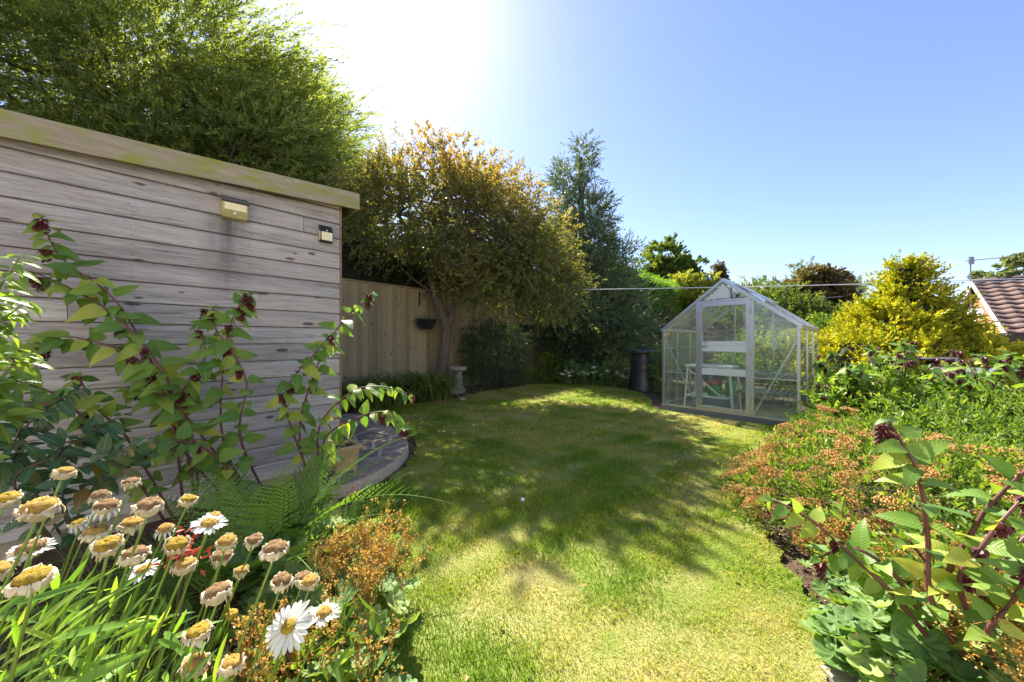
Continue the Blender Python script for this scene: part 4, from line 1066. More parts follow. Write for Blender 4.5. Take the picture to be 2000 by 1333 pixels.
# round garden table and bench behind the border
q = at(1985,730,4.4); tb = thing('garden_table', 'round grey metal rimmed garden table behind the border shrubs', 'table', (q[0]+.2,q[1]+.35,0)); c0 = (q[0]+.2,q[1]+.35,0)
tz = q[2]
mb = MB(); lathe(mb, [(.56,tz-.02),(.60,tz-.018),(.61,tz),(.60,tz+.015),(.57,tz+.018)], c0, 40); mb.build('rim', M['steel'], tb, True)
mb = MB(); lathe(mb, [(.0,tz-.004),(.559,tz-.004),(.559,tz+.004),(.0,tz+.004)], c0, 40); mb.build('table_top', M['dark_glass'], tb)
for k in range(4):
    t = k*1.57+.4; mb = MB(); tube(mb, [(c0[0]+.42*math.cos(t),c0[1]+.42*math.sin(t),0),(c0[0]+.36*math.cos(t),c0[1]+.36*math.sin(t),tz-.02)], .016, 7); mb.build('leg', M['steel'], tb)
q = at(1785,698,5.6); bn = thing('garden_bench', 'pale grey garden bench top glimpsed behind the border shrubs', 'bench', (q[0],q[1],0))
for k in range(4):
    mb = MB(); box(mb, (q[0]-.55,q[1]-.2+k*.105,q[2]-.02), (q[0]+.5,q[1]-.2+k*.105+.09,q[2]+.005)); mb.build('slat', M['alu_dull'], bn)
for sx in (-.5,.45):
    for sy in (-.17,.17): mb = MB(); box(mb, (q[0]+sx-.025,q[1]+sy-.025,0), (q[0]+sx+.025,q[1]+sy+.025,q[2]-.021)); mb.build('leg', M['alu_dull'], bn)
# ================================================================== TREES, HEDGES, SHRUBS
def limbs(mb, start, targets, r0, n=9, sag=.0, wig=.06):
    for t in targets:
        s = np.asarray(start if np.ndim(start) == 1 else start[rng.integers(len(start))], float); t = np.asarray(t, float)
        m1 = s+(t-s)*.35+np.array([0,0,1])*np.linalg.norm(t-s)*.12; m2 = s+(t-s)*.7+rng.normal(0,wig,3)*np.linalg.norm(t-s)
        P = curve([s,m1,m2,t], n); tube(mb, P, np.linspace(r0, r0*.22, n), 6)

def tree(name, label, base, trunk, tr, ells, leafmat_, spray, K, group=None, barkm='bark', nl=14, zmin=.3, dirmix=(1,.4,0), inner=.5, lump=.2, tintf=None, core=None, twigs=False):
    base = np.asarray(base, float); t = thing(name, label, 'tree', base, None, group)
    mb = MB(); P = curve(trunk, 10); tube(mb, P, np.linspace(tr, tr*.45, 10)*(1+.05*np.sin(np.arange(10)*2.1)), 10)
    tk = mb.build('trunk', M[barkm], t, True)
    tot = sum(e[2] for e in ells); cr = MB(); lm = MB(); tw = MB()
    for i,(c,r,w) in enumerate(ells):
        n = int(K*w/tot); Q, nn = blob_points(n, c, r, inner, lump, 2.4, i, zmin, clump=spray.get('clump',8), cs=spray.get('cs', spray['TL']*.5))
        d = nn*dirmix[0]+rand_dir(len(Q))*dirmix[1]; d[:,2] += dirmix[2]
        ti = rng.uniform(0,1,len(Q)) if tintf is None else tintf(Q, nn)
        sprays(cr, Q, d, spray['TL']*rng.uniform(.6,1.3,len(Q)), spray['n'], spray['L'], spray['W'], spray.get('ang',.8), spray.get('droop',.2), ti, up=spray.get('up',.4), twig=tw if twigs else None, twr=spray.get('twr',.004))
        k = max(2, int(nl*w/tot)); idx = rng.integers(0, len(Q), k)
        limbs(lm, P[3:8], Q[idx]*.65+np.asarray(c)*.35, tr*.25)
    lm.build('limbs', M[barkm], t, True)
    if twigs: tw.build('twigs', M[barkm], t)
    cr.build('crown', M[leafmat_], t)
    return t

# --- willows behind the shed
def willow(label, base, ells, K, lean):
    sp = dict(TL=.78, n=16, L=.16, W=.038, ang=.5, droop=.25, up=.3, twr=.005)
    base = np.asarray(base, float); top = np.asarray(ells[0][0])
    t = thing('willow_tree', label, 'tree', base, None, 'willows behind the shed')
    mb = MB(); P = curve([base, base+[.1,.1,1.5], (base+top)/2+[0,0,.2], top], 12); tube(mb, P, np.linspace(.22,.07,12), 10); mb.build('trunk', M['bark'], t, True)
    cr = MB(); lm = MB(); tw = MB(); tot = sum(e[2] for e in ells)
    for i,(c,r,w) in enumerate(ells):
        n = int(K*w/tot); Q, nn = blob_points(n, c, r, .30, .13, 2.6, i, 1.6, clump=9, cs=.26)
        d = nn*.8+rand_dir(len(Q))*.30+np.asarray(lean)
        d[:,2] += .35*np.clip(nn[:,2],0,1)
        sprays(cr, Q, d, sp['TL']*rng.uniform(.6,1.35,len(Q)), sp['n'], sp['L'], sp['W'], sp['ang'], sp['droop'], np.clip(rng.normal(.42,.22,len(Q))+.18*nn[:,2],0,1), up=.3, twig=tw, twr=.003)
        limbs(lm, P[5:], (Q[rng.integers(0,len(Q),14)]*.8+np.asarray(c)*.2), .06)
    lm.build('limbs', M['bark'], t, True); tw.build('twigs', M['twig'], t); cr.build('crown', M['willow'], t)
willow('large pale green willow with long wind blown shoots over the shed roof', (-8.6,7.6,0),
       [((-8.6,7.8,6.6),(3.3,2.2,3.1),3.2), ((-6.9,7.9,4.3),(3.0,1.7,2.4),2.3), ((-10.6,6.6,5.2),(2.4,2.0,3.4),1.6)], 14000, (.55,-.1,-.25))
willow('rounded bushy willow with yellow green top between shed and fence corner', (-6.0,9.9,0),
       [((-6.5,9.7,5.9),(2.05,1.9,2.6),2.8), ((-5.5,9.5,4.1),(1.1,1.4,1.8),1.0), ((-6.9,9.2,3.6),(2.2,1.6,1.9),1.3)], 9800, (.25,-.1,.1))

# --- bronze leaved tree in front of the fence
b = np.array([-1.62, 7.9, 0]);
mt = thing('bronze_leaved_tree', 'spreading small tree with bronze and green leaves before the fence', 'tree', b)
fork = at(850,575,7.85); low = at(872,650,7.9)
mb = MB(); tr1 = curve([b, at(864,720,7.9), low, at(862,610,7.9), fork], 14); tube(mb, tr1, np.linspace(.135,.10,14)*(1+.06*np.sin(np.arange(14)*1.7)), 12)
l1 = curve([fork, at(832,510,7.75), at(800,455,7.6), at(765,400,7.4)], 10); tube(mb, l1, np.linspace(.085,.03,10), 9)
mb.build('trunk', M['bark_pale'], mt, True)
lm = MB()
l2 = curve([low, at(885,600,8.0), at(893,540,8.0), at(905,450,7.7), at(915,370,7.5)], 12); tube(lm, l2, np.linspace(.085,.025,12), 8)
l3 = curve([l2[3], at(925,555,7.6), at(990,520,7.2), at(1050,500,7.0)], 10); tube(lm, l3, np.linspace(.06,.018,10), 7)
l4 = curve([tr1[-1], at(800,540,7.7), at(770,505,7.5)], 8); tube(lm, l4, np.linspace(.03,.008,8), 6)
l5 = curve([l1[4], at(850,430,7.2), at(870,340,6.9)], 8); tube(lm, l5, np.linspace(.05,.015,8), 6)
starts = np.vstack([l1[4:], l2[5:], l3[3:], l5[3:]])
cr = MB(); tw = MB()
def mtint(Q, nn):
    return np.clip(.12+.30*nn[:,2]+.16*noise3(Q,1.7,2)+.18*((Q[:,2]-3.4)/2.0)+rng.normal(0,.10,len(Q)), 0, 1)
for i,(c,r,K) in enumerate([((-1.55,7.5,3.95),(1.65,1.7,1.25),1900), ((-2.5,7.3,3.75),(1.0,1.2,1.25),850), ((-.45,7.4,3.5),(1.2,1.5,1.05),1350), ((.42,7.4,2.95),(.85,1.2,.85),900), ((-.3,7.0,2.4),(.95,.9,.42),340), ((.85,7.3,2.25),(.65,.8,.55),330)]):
    Q, nn = blob_points(K, c, r, .42, .18, 2.8, i, (2.95,3.0,2.4,1.75,1.75,1.75)[i], clump=11, cs=.17)
    d = nn*.8+rand_dir(len(Q))*.6
    ti = mtint(Q, nn)
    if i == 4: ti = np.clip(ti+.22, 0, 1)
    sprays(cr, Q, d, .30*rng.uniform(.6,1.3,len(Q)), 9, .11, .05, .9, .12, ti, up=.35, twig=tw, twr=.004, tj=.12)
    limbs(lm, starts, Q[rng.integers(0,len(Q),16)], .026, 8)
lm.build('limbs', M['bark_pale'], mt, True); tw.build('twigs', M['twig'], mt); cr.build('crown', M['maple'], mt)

# --- holly
q = np.array([2.3,11.0,0]); ell = []
for k,(z,r) in enumerate(((1.3,1.5),(2.2,1.75),(3.2,1.6),(4.2,1.3),(5.2,.98),(6.1,.66),(7.0,.34))): ell.append(((q[0]+.04*k*(-1)**k-.04*k, q[1], z), (r,r,.85 if k < 6 else .75), r*r+.15))
ell.append(((q[0]+1.3,q[1]-.5,1.7),(.85,.8,1.1),.9)); ell.append(((q[0]+.9,q[1]-.2,3.7),(.75,.7,.6),.45))
tree('holly_tree', 'tall conical dark holly with glossy grey green leaves', q, [q, q+[.02,0,2], q+[-.05,0,4.5], q+[-.1,0,7.1]], .16, ell, 'holly', dict(TL=.28,n=10,L=.085,W=.048,ang=.9,droop=.1,up=.35), 11000, inner=.5, lump=.22, dirmix=(1,.5,.35), zmin=.35)

# --- hedges
def hedge(name, label, a, b, thick, z0, z1, K, mat, leaf, core='core', zvar=.12):
    a = np.array([*a,0.]); b = np.array([*b,0.]); d = nrm(b-a); s = np.array([d[1],-d[0],0]); Ln = np.linalg.norm(b-a)
    h = thing(name, label, 'hedge', a)
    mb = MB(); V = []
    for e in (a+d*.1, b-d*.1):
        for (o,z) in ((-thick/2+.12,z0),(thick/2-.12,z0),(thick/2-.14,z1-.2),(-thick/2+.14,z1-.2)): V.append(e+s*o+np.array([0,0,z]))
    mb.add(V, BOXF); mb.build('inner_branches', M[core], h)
    cr = MB(); n1 = int(K*.6); n2 = K-n1
    u = rng.uniform(0,Ln,n1); z = rng.uniform(z0,z1,n1); sd = np.where(rng.uniform(0,1,n1) < .72, 1., -1.)
    P = a+d*u[:,None]+s*(sd*(thick/2-.06+rng.normal(0,.035,n1)))[:,None]; P[:,2] = z
    P += s*(.05*noise3(P,1.6,1))[:,None]
    D1 = s*sd[:,None]+rand_dir(n1)*.55+np.array([0,0,.45])
    u = rng.uniform(0,Ln,n2); o = rng.uniform(-1,1,n2)*(thick/2-.04)
    P2 = a+d*u[:,None]+s*o[:,None]; P2[:,2] = z1-.08+zvar*noise3(P2,1.1,2)*.6+rng.normal(0,.03,n2)-.10*(np.abs(o)/(thick/2))**3
    D2 = rand_dir(n2)*.6+np.array([0,0,1.])
    Pa = np.vstack([P,P2]); Da = np.vstack([D1,D2])
    sprays(cr, Pa, Da, leaf['TL']*rng.uniform(.6,1.3,len(Pa)), leaf['n'], leaf['L'], leaf['W'], .6, .1, np.clip(rng.normal(.45,.22,len(Pa)),0,1), up=.3)
    cr.build('foliage', M[mat], h); return h
nv = np.array([-FD[1],FD[0]])
a_ = FP-FD*5.2+nv*.75; b_ = FP+FD*5.2+nv*.75
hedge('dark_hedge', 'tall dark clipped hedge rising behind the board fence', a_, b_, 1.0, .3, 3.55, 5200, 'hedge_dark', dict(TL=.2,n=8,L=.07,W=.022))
a_ = FP+FD*8.0+nv*.3; b_ = FP+FD*24+nv*.3
hedge('clipped_hedge', 'bright green clipped conifer hedge beyond the garden', a_, b_, 1.8, .3, 4.45, 9500, 'hedge', dict(TL=.22,n=8,L=.10,W=.032))

# --- background trees
def btree(name, label, px, ytop, d, wpx, mat, K, L=.14, Wd=.075, ybot=660, group='background garden trees', cone=0, lump=.25, TL=.35, n=8, dens=.5):
    c = at(px, ytop, d); H_ = c[2]; rw = wpx/FPX*d/2; zb = max(.4, at(px,ybot,d)[2]); base = np.array([c[0],c[1],-.05 if c[0] < 8.6 else -1.02])
    hh = (H_-zb)/2; ell = []
    if cone:
        for k in range(5):
            f = k/4; ell.append(((c[0],c[1],zb+(H_-zb)*(.12+.78*f)), (rw*(1-.82*f**cone),rw*(1-.82*f**cone),(H_-zb)*.17), 1.2-f))
    else:
        ell = [((c[0],c[1],zb+hh),(rw*.86,rw*.86,hh),2.2), ((c[0]-rw*.45,c[1]-.1,zb+hh*.8),(rw*.6,rw*.6,hh*.72),1), ((c[0]+rw*.45,c[1]-.2,zb+hh*.75),(rw*.58,rw*.6,hh*.68),1), ((c[0]+rw*.1,c[1]-rw*.4,zb+hh*.5),(rw*.7,rw*.5,hh*.5),1)]
    top = np.array([c[0],c[1],zb+hh*1.3])
    return tree(name, label, base, [base, base*.6+top*.4+[.1,0,0], base*.3+top*.7-[.1,0,0], top], max(.06,rw*.09), ell, mat, dict(TL=TL,n=n,L=L,W=Wd,ang=.85,droop=.15,up=.35), K, group, nl=16, zmin=base[2]+.3, inner=dens, lump=lump, dirmix=(1,.5,.3))
btree('broadleaf_tree', 'round green broadleaf tree beyond the clipped hedge', 1303, 474, 24, 128, 'green_tree', 3600, .32, .2, lump=.15)
btree('ash_sapling', 'loose yellow green young tree in front of the broadleaf tree', 1345, 535, 21, 90, 'lime', 800, .26, .14, ybot=620, dens=.3)
btree('small_conifer', 'small pointed conifer above the greenhouse ridge', 1404, 520, 22, 58, 'bronze', 1500, .20, .10, cone=.9, ybot=630, lump=.1, TL=.2, dens=.3)
btree('apple_tree', 'light leafy fruit tree behind the greenhouse roof', 1492, 556, 14, 130, 'green_tree', 2200, .15, .085, dens=.3)
btree('tall_sapling', 'sparse sapling with upright shoots beside the bronze conifer', 1472, 546, 15, 60, 'lime', 330, .13, .06, dens=.2, ybot=620)
btree('bronze_conifer', 'large domed bronze brown conifer in front of the distant house', 1592, 522, 20, 112, 'bronze', 4800, .24, .13, lump=.08, TL=.25, dens=.6)
btree('weeping_birch', 'wispy grey green birch behind the bronze conifer', 1588, 530, 44, 150, 'grey_green', 1300, .42, .15, dens=.25, TL=.8, n=12, ybot=600)
btree('grey_tree', 'distant grey green tree above the bungalow roof', 1990, 500, 34, 130, 'grey_green', 2600, .42, .26)
btree('garden_shrub_tree', 'mid green shrubby tree between greenhouse and bronze conifer', 1545, 590, 13, 150, 'green_tree', 2600, .13, .075)
btree('tan_shrub', 'brownish shrub below the distant brick gable', 1655, 612, 17, 80, 'bronze', 1100, .15, .09)
btree('round_bush', 'rounded bright green bush behind the greenhouse corner', 1618, 618, 9.5, 100, 'shrub', 1700, .075, .05, ybot=690, dens=.6, lump=.1, TL=.16)
btree('purple_plum', 'purple leaved tree seen through the greenhouse glass', 1440, 596, 15, 110, 'purple', 1700, .13, .07, dens=.4)
btree('fruit_bush', 'leafy green bush against the low fence behind the greenhouse', 1500, 655, 8.5, 160, 'shrub', 700, .10, .055, ybot=740, dens=.3, TL=.25)
btree('copper_cypress', 'slim dark purple columnar shrub before the clipped hedge', 1299, 602, 15, 26, 'purple', 320, .09, .045, cone=.6, ybot=680)

# --- golden conifer
gc = np.array([7.45,6.5,0]); g_t = thing('golden_conifer', 'broad golden yellow conifer beside the greenhouse', 'conifer', gc)
mb = MB(); tube(mb, curve([gc, gc+[0,0,1.2], gc+[.1,0,2.3]], 8), np.linspace(.14,.04,8), 8); mb.build('trunk', M['bark'], g_t, True)
cr = MB(); co = MB()
for i,(c,r,K) in enumerate([((7.45,6.6,.75),(1.45,1.1,.78),3000), ((6.7,6.4,.85),(.66,.7,.52),1100), ((7.5,6.6,1.55),(.72,.72,.52),1500), ((7.6,6.6,2.1),(.45,.45,.42),650), ((7.62,6.6,2.5),(.22,.22,.24),200), ((8.1,6.5,.9),(.66,.65,.50),1000), ((7.3,6.0,.65),(1.0,.6,.62),1000), ((7.05,6.3,1.35),(.40,.4,.34),420), ((8.0,6.4,1.45),(.38,.4,.32),400)]):
    Q, nn = blob_points(K, c, r, .80, .30, 5.5, i, .2, clump=16, cs=.07)
    d = nn+rand_dir(len(Q))*.35+np.array([0,0,.35])
    sprays(cr, Q, d, .17*rng.uniform(.7,1.3,len(Q)), 9, .075, .040, .75, .0, np.clip(rng.normal(.55,.22,len(Q)),0,1), up=.2, fold=.1)
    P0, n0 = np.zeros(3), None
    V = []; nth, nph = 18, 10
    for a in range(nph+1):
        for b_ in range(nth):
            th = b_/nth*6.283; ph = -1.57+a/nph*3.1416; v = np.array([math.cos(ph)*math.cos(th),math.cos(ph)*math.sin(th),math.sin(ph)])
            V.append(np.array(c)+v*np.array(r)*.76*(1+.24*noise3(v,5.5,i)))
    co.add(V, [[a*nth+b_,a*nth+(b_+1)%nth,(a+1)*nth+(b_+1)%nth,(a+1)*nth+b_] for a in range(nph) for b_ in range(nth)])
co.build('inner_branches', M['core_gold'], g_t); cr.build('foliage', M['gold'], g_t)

# --- shrubs of the back border
def shrub(name, label, c, r, K, mat, sp, group=None, cat='shrub', stems=6, inner=.35, lump=.2, tint=None, base=None):
    c = np.asarray(c, float); base = np.array([c[0],c[1],gz(c[0],c[1])-.01]) if base is None else base
    t = thing(name, label, cat, base, None, group)
    mb = MB(); Q, nn = blob_points(K, c, r, inner, lump, 2.6, K % 3, base[2]+.04)
    sprays(mb, Q, nn+rand_dir(len(Q))*.6+np.array([0,0,.3]), sp['TL']*rng.uniform(.6,1.3,len(Q)), sp['n'], sp['L'], sp['W'], sp.get('ang',.8), sp.get('droop',.2), tint, up=sp.get('up',.45), tj=.15)
    fo = mb.build('foliage', M[mat], t)
    lm = MB(); limbs(lm, base, Q[rng.integers(0,len(Q),stems)], .018 if sp['L'] > .03 else .01, 7); lm.build('stems', M['twig'], t)
    return t
q = at(962,690,8.5); shrub('feathery_shrub', 'dark feathery evergreen shrub in shade beside the bird bath', (q[0]+.02,q[1]+.1,.85), (.78,.6,.85), 1500, 'shrub_dark', dict(TL=.22,n=9,L=.075,W=.022,droop=.35))
q = at(1120,675,9.9); shrub('dark_evergreen', 'dark open evergreen shrub below the holly', (q[0],q[1],.85), (.85,.6,.75), 1000, 'shrub_dark', dict(TL=.22,n=8,L=.075,W=.030))
q = at(1072,715,9.5); shrub('variegated_bush', 'small rounded yellow green bush at the fence foot', (q[0],q[1],.45), (.28,.26,.40), 420, 'shrub', dict(TL=.10,n=7,L=.045,W=.028), inner=.5)
q = at(1035,728,9.4); shrub('low_groundcover', 'low light green leafy plant beside the rounded bush', (q[0],q[1],.18), (.45,.3,.26), 300, 'shrub', dict(TL=.12,n=7,L=.06,W=.028))
q = at(1205,715,9.4); shrub('yellowing_plant', 'yellow green leafy plant behind the white flower heads', (q[0],q[1],.42), (.32,.25,.42), 200, 'lime', dict(TL=.14,n=6,L=.07,W=.05))
q = at(1296,725,7.6); shrub('bin_side_plant', 'green climbing leaves between compost bin and greenhouse', (q[0],q[1],.55), (.20,.3,.55), 340, 'shrub', dict(TL=.12,n=7,L=.05,W=.03))
# sedums with flat white heads
fl = MB()
for k in range(26):
    a = rng.uniform(0,6.28); r_ = .045*math.sqrt(rng.uniform(0,1)); lathe(fl, [(0,-.012),(.011,-.004),(.012,.006),(0,.012)], (r_*math.cos(a), r_*math.sin(a), .012-5*r_*r_+rng.normal(0,.003)), 6)
flm = fl.mesh('flower_head', M['sedum_fl'], True)
for px,lab in ((1118,'white headed sedum nearest the dark evergreen'),(1160,'white headed sedum in the middle of the row'),(1200,'white headed sedum below the yellowing plant'),(1232,'white headed sedum against the compost bin')):
    q = gp(px,757); q = np.array([q[0],q[1]+.15,0]); t = thing('sedum_plant', lab, 'flower', q, None, 'white sedums along the lawn end')
    mb = MB(); K = 150; Q, nn = blob_points(K, q+[0,0,.28], (.30,.24,.30), .3, .1, 2., 0, .03); sprays(mb, Q, nn+np.array([0,0,.8]), .12, 7, .055, .03, .9, .0); mb.build('foliage', M['sedum'], t)
    for k in range(9):
        a = rng.uniform(0,6.28); r_ = .27*math.sqrt(rng.uniform(0,1)); p = q+np.array([r_*math.cos(a), r_*math.sin(a)*.8, .56-.9*r_+rng.uniform(-.05,.06)])
        mb = MB(); tube(mb, [q+np.array([r_*.4*math.cos(a),r_*.4*math.sin(a),.05]), p], .006, 5); mb.build('stem', M['dstem'], t)
        inst('flower_head', flm, t, Matrix.Translation(Vector(p)) @ Matrix.Rotation(rng.uniform(0,6),4,'Z') @ Matrix.Diagonal((*[rng.uniform(.8,1.35)]*3,1)))
# strap leaved clumps
def strap_clump(label, q, K, Lm):
    t = thing('daylily_clump', label, 'plant', q, None, 'strap leaved clumps by the fence'); mb = MB()
    for k in range(K):
        a = rng.uniform(0,6.28); L = Lm*rng.uniform(.6,1.15); b0 = q+np.array([rng.normal(0,.16),rng.normal(0,.12),0]); o = np.array([math.cos(a),math.sin(a),0]); n_ = 7
        u = np.linspace(0,1,n_); bend = rng.uniform(.5,1.1)
        P = b0+o*(L*(.25*u+.6*bend*u**2))[:,None]; P[:,2] = np.maximum(.012, L*(1.05*u-(.35+.55*bend)*u**2.2))
        w = .017*(1-u**2.5)+.001; s = np.array([-o[1],o[0],0])
        V = np.vstack([P-s*w[:,None], P+s*w[:,None]]); mb.add(V, [[i,n_+i,n_+i+1,i+1] for i in range(n_-1)], rng.uniform(0,1)**1.4)
    mb.build('leaves', M['strap'], t); return t
strap_clump('arching strap leaved clump beside the bird bath', np.array([-1.66,6.72,0]), 330, 1.3)
strap_clump('arching strap leaved clump below the fence near the shed', np.array([-2.35,6.3,0]), 320, 1.25)
strap_clump('smaller strap leaved clump behind the shed corner', np.array([-3.05,6.15,0]), 160, .9)
# tomatoes in the greenhouse
tl = [leaf_shape(.09,.05,6,.2,.35,.5,.8,.04,k).mesh('leaf', M['brightleaf']) for k in range(2)]
for i,(x,y,h_) in enumerate(((.95,1.55,.95),(1.25,1.65,1.05),(1.55,1.55,1.0),(.62,1.62,.9),(1.65,1.0,.8))):
    q = ghw(x,y,.022); t = thing('tomato_plant', ['leafy tomato plant behind the green watering can','leafy tomato plant at the greenhouse back pane','leafy tomato plant in the greenhouse back corner','leafy tomato plant behind the white stand','leafy tomato plant among the slatted benches'][i], 'plant', q, None, 'greenhouse tomato plants')
    P = curve([q, q+[.02,.01,h_*.5], q+[.0,.03,h_]], 12); mb = MB(); tube(mb, P, np.linspace(.008,.003,12), 5); mb.build('stem', M['dstem'], t)
    for k in range(46):
        p = P[rng.integers(3,12)]; a = rng.uniform(0,6.28); r_ = rng.uniform(.02,.20); p2 = p+np.array([r_*math.cos(a),r_*math.sin(a),rng.uniform(-.05,.05)])
        inst('leaf', tl[k%2], t, frame(p2, (math.cos(a),math.sin(a),rng.uniform(-.5,.2)), (rng.normal(0,.3),rng.normal(0,.3),1), rng.uniform(.7,1.2)))
# ================================================================== NEAR BORDERS
leyL = [leaf_shape(1.0,.58,8,.22,c,.40,1.05,.035,s).mesh('leaf', M['ley'], True) for s,c in ((1,.25),(2,.45),(3,.10),(4,.6))]
hypL = [leaf_shape(1.0,.48,7,.18,c,.55,.8,.02,s).mesh('leaf', M['hyp'], True) for s,c in ((1,.2),(2,.45))]
briL = [leaf_shape(1.0,.40,7,.30,c,.55,.85,.03,s).mesh('leaf', M['brightleaf'], True) for s,c in ((1,.3),(2,.6))]
dasL = [leaf_shape(1.0,.105,7,.35,c,.7,.7,.01,s).mesh('leaf', M['dleaf'], True) for s,c in ((1,.2),(2,.5),(3,-.1))]
mb = MB(); P = []; Dd = []; 
for k in range(7):
    z = -.010*k-.004; n_ = 6
    for j in range(n_):
        a = j/n_*6.283+k*.5; P.append([.004*math.cos(a),.004*math.sin(a),z]); Dd.append([math.cos(a),math.sin(a),-.75-.05*k])
leaf_quads(mb, np.array(P), np.array(Dd), np.tile([0,0,1.],(len(P),1)), np.linspace(.030,.014,len(P)), np.linspace(.021,.010,len(P)), .3)
for j in range(8):
    a = rng.uniform(0,6.28); lathe(mb, [(0,-.006),(.006,0),(0,.006)], (.016*math.cos(a),.016*math.sin(a),-.02-.008*j), 6)
tassel = mb.mesh('flower_tassel', M['ley_fl'])
def ley(name, label, base, stems, L, step, cat='shrub', leaves=None, stemmat='ley_stem', r0=.008, group=None, ntas=.25, droop=.35, u0=.2, upn=.8, cap=300, face=(0,-.15,0)):
    leaves = leaves or leyL; t = thing(name, label, cat, base, None, group); cnt = 0
    for S in stems:
        P = curve(S, 22); seg = np.linalg.norm(np.diff(P,axis=0),axis=1); ln = seg.sum()
        mb = MB(); tube(mb, P, np.linspace(r0, r0*.35, 22), 7); mb.build('stem', M[stemmat], t, True)
        n_ = max(2, int(ln*(1-u0)/step))
        for k in range(n_+1):
            u = u0+(1-u0)*k/n_; f = u*21; i = min(20,int(f)); p = P[i]+(P[i+1]-P[i])*(f-i); T = nrm(P[i+1]-P[i])
            A = nrm(np.cross(T, rand_dir(1)[0])) if k == 0 else nrm(np.cross(T, A)+rng.normal(0,.25,3)); A = nrm(A-T*np.dot(A,T))
            for sg in (-1,1):
                if cnt >= cap: break
                d = A*sg*.85+T*.45+np.array([0,0,-droop+rng.normal(0,.15)])+rng.normal(0,.15,3)
                s = L*rng.uniform(.65,1.12)*(1-.45*max(0,u-.75)/.25)
                pet = nrm(d)*s*.16
                inst('leaf', leaves[rng.integers(len(leaves))], t, frame(p+pet*.6, d, (rng.normal(0,.3)+face[0],rng.normal(0,.3)+face[1],upn+face[2]), s)); cnt += 1
            if ntas and rng.uniform() < (ntas if u < .95 else .9) and u > .45:
                inst('flower_tassel', tassel, t, Matrix.Translation(Vector(p+np.array([rng.normal(0,.01),rng.normal(0,.01),-.012]))) @ Matrix.Rotation(rng.normal(0,.3),4,'X') @ Matrix.Rotation(rng.uniform(0,6),4,'Z') @ Matrix.Diagonal((*[rng.uniform(.7,1.15)*min(L,.11)/.10]*3,1)))
    return t
A = at
# against the shed
bA = np.array([-1.92,2.02,0]); bB = np.array([-1.62,2.28,0]); bC = np.array([-1.32,2.36,0])
ley('pheasant_berry_shrub', 'leafy shrub with maroon tassels climbing up the shed boards', bA,
    [[bA, A(330,800,2.0), A(235,600,1.95), A(120,505,1.85), A(78,420,1.8)],
     [bA+[.03,0,0], A(380,870,2.0), A(290,720,1.95), A(150,660,1.8), A(30,680,1.7)],
     [bA+[.08,.02,0], A(345,800,2.0), A(300,700,1.95), A(215,610,1.9), A(130,560,1.85), A(60,530,1.75)],
     [bA, A(250,860,1.9), A(190,800,1.82), A(150,730,1.8)],
     [bA+[-.05,.0,0], A(240,900,1.85), A(120,780,1.7), A(20,740,1.55)]], .135, .075, ntas=.22, face=(.75,-.75,0), droop=.6)
ley('tall_berry_shrub', 'upright leafy shrub with purple flower tassels before the middle of the shed', bB,
    [[bB, A(440,880,2.15), A(435,720,2.12), A(455,620,2.1), A(492,572,2.1)],
     [bB+[.05,.02,0], A(470,860,2.1), A(480,740,2.1), A(420,640,2.1), A(415,600,2.1)],
     [bB+[-.1,-.05,0], A(360,880,2.1), A(345,790,2.0), A(400,700,2.05), A(385,640,2.05)],
     [bB, A(400,860,2.1), A(330,780,2.0), A(250,760,1.95)],
     [bB+[.02,-.1,0], A(430,900,1.95), A(340,860,1.8), A(270,880,1.7)]], .125, .075, ntas=.25, face=(.75,-.75,0), droop=.6)
ley('arching_berry_shrub', 'arching leafy shrub leaning over the pot at the shed corner', bC,
    [[bC, A(585,860,2.3), A(610,740,2.3), A(660,640,2.35), A(728,572,2.4)],
     [bC+[.04,0,0], A(570,840,2.25), A(560,760,2.2), A(615,690,2.2), A(650,650,2.2)],
     [bC+[.06,.02,0], A(620,850,2.3), A(680,770,2.35), A(740,755,2.4), A(800,770,2.45)],
     [bC+[.08,.02,0], A(630,870,2.25), A(690,820,2.3), A(755,805,2.35), A(785,835,2.35)]], .125, .08, ntas=.22, face=(.75,-.75,0), droop=.6)
# left edge shrubs
bD = np.array([-1.75,1.05,0])
ley('sunlit_shrub', 'sunlit glossy leaved shrub at the near shed side', bD,
    [[bD, A(-60,760,1.05), A(-20,600,1.05), A(40,500,1.08)], [bD, A(-90,800,1.0), A(-30,660,1.05), A(50,590,1.1)], [bD, A(-60,850,1.1), A(0,740,1.1), A(60,690,1.15)],
     [bD, A(-120,880,1.05), A(-20,820,1.1), A(70,790,1.2)]], .085, .045, leaves=briL, stemmat='dstem', ntas=0, r0=.006, face=(.4,-.4,0))
bE = np.array([-1.85,1.55,0])
ley('tutsan_shrub', 'low dark leaved shrub with black berries at the shed foot', bE,
    [[bE, A(40,900,1.5), A(90,800,1.5), A(160,760,1.55)], [bE, A(100,930,1.5), A(170,850,1.5), A(240,810,1.6)], [bE, A(20,940,1.45), A(30,860,1.4), A(70,770,1.45)], [bE, A(120,960,1.4), A(190,900,1.45), A(260,870,1.5)], [bE, A(30,960,1.4), A(110,890,1.4), A(130,850,1.45)], [bE, A(150,980,1.5), A(220,930,1.5), A(300,880,1.6)]], .085, .05, leaves=hypL, stemmat='twig', ntas=0, r0=.005, face=(.4,-.4,0))
mb = MB(); lathe(mb, [(0,-.006),(.005,-.003),(.006,0),(.005,.003),(0,.006)], (0,0,0), 8); berry = mb.mesh('berry', M['black_plastic'], True)
tt = [o for o in C.objects if o.name.startswith('tutsan_shrub')][0]
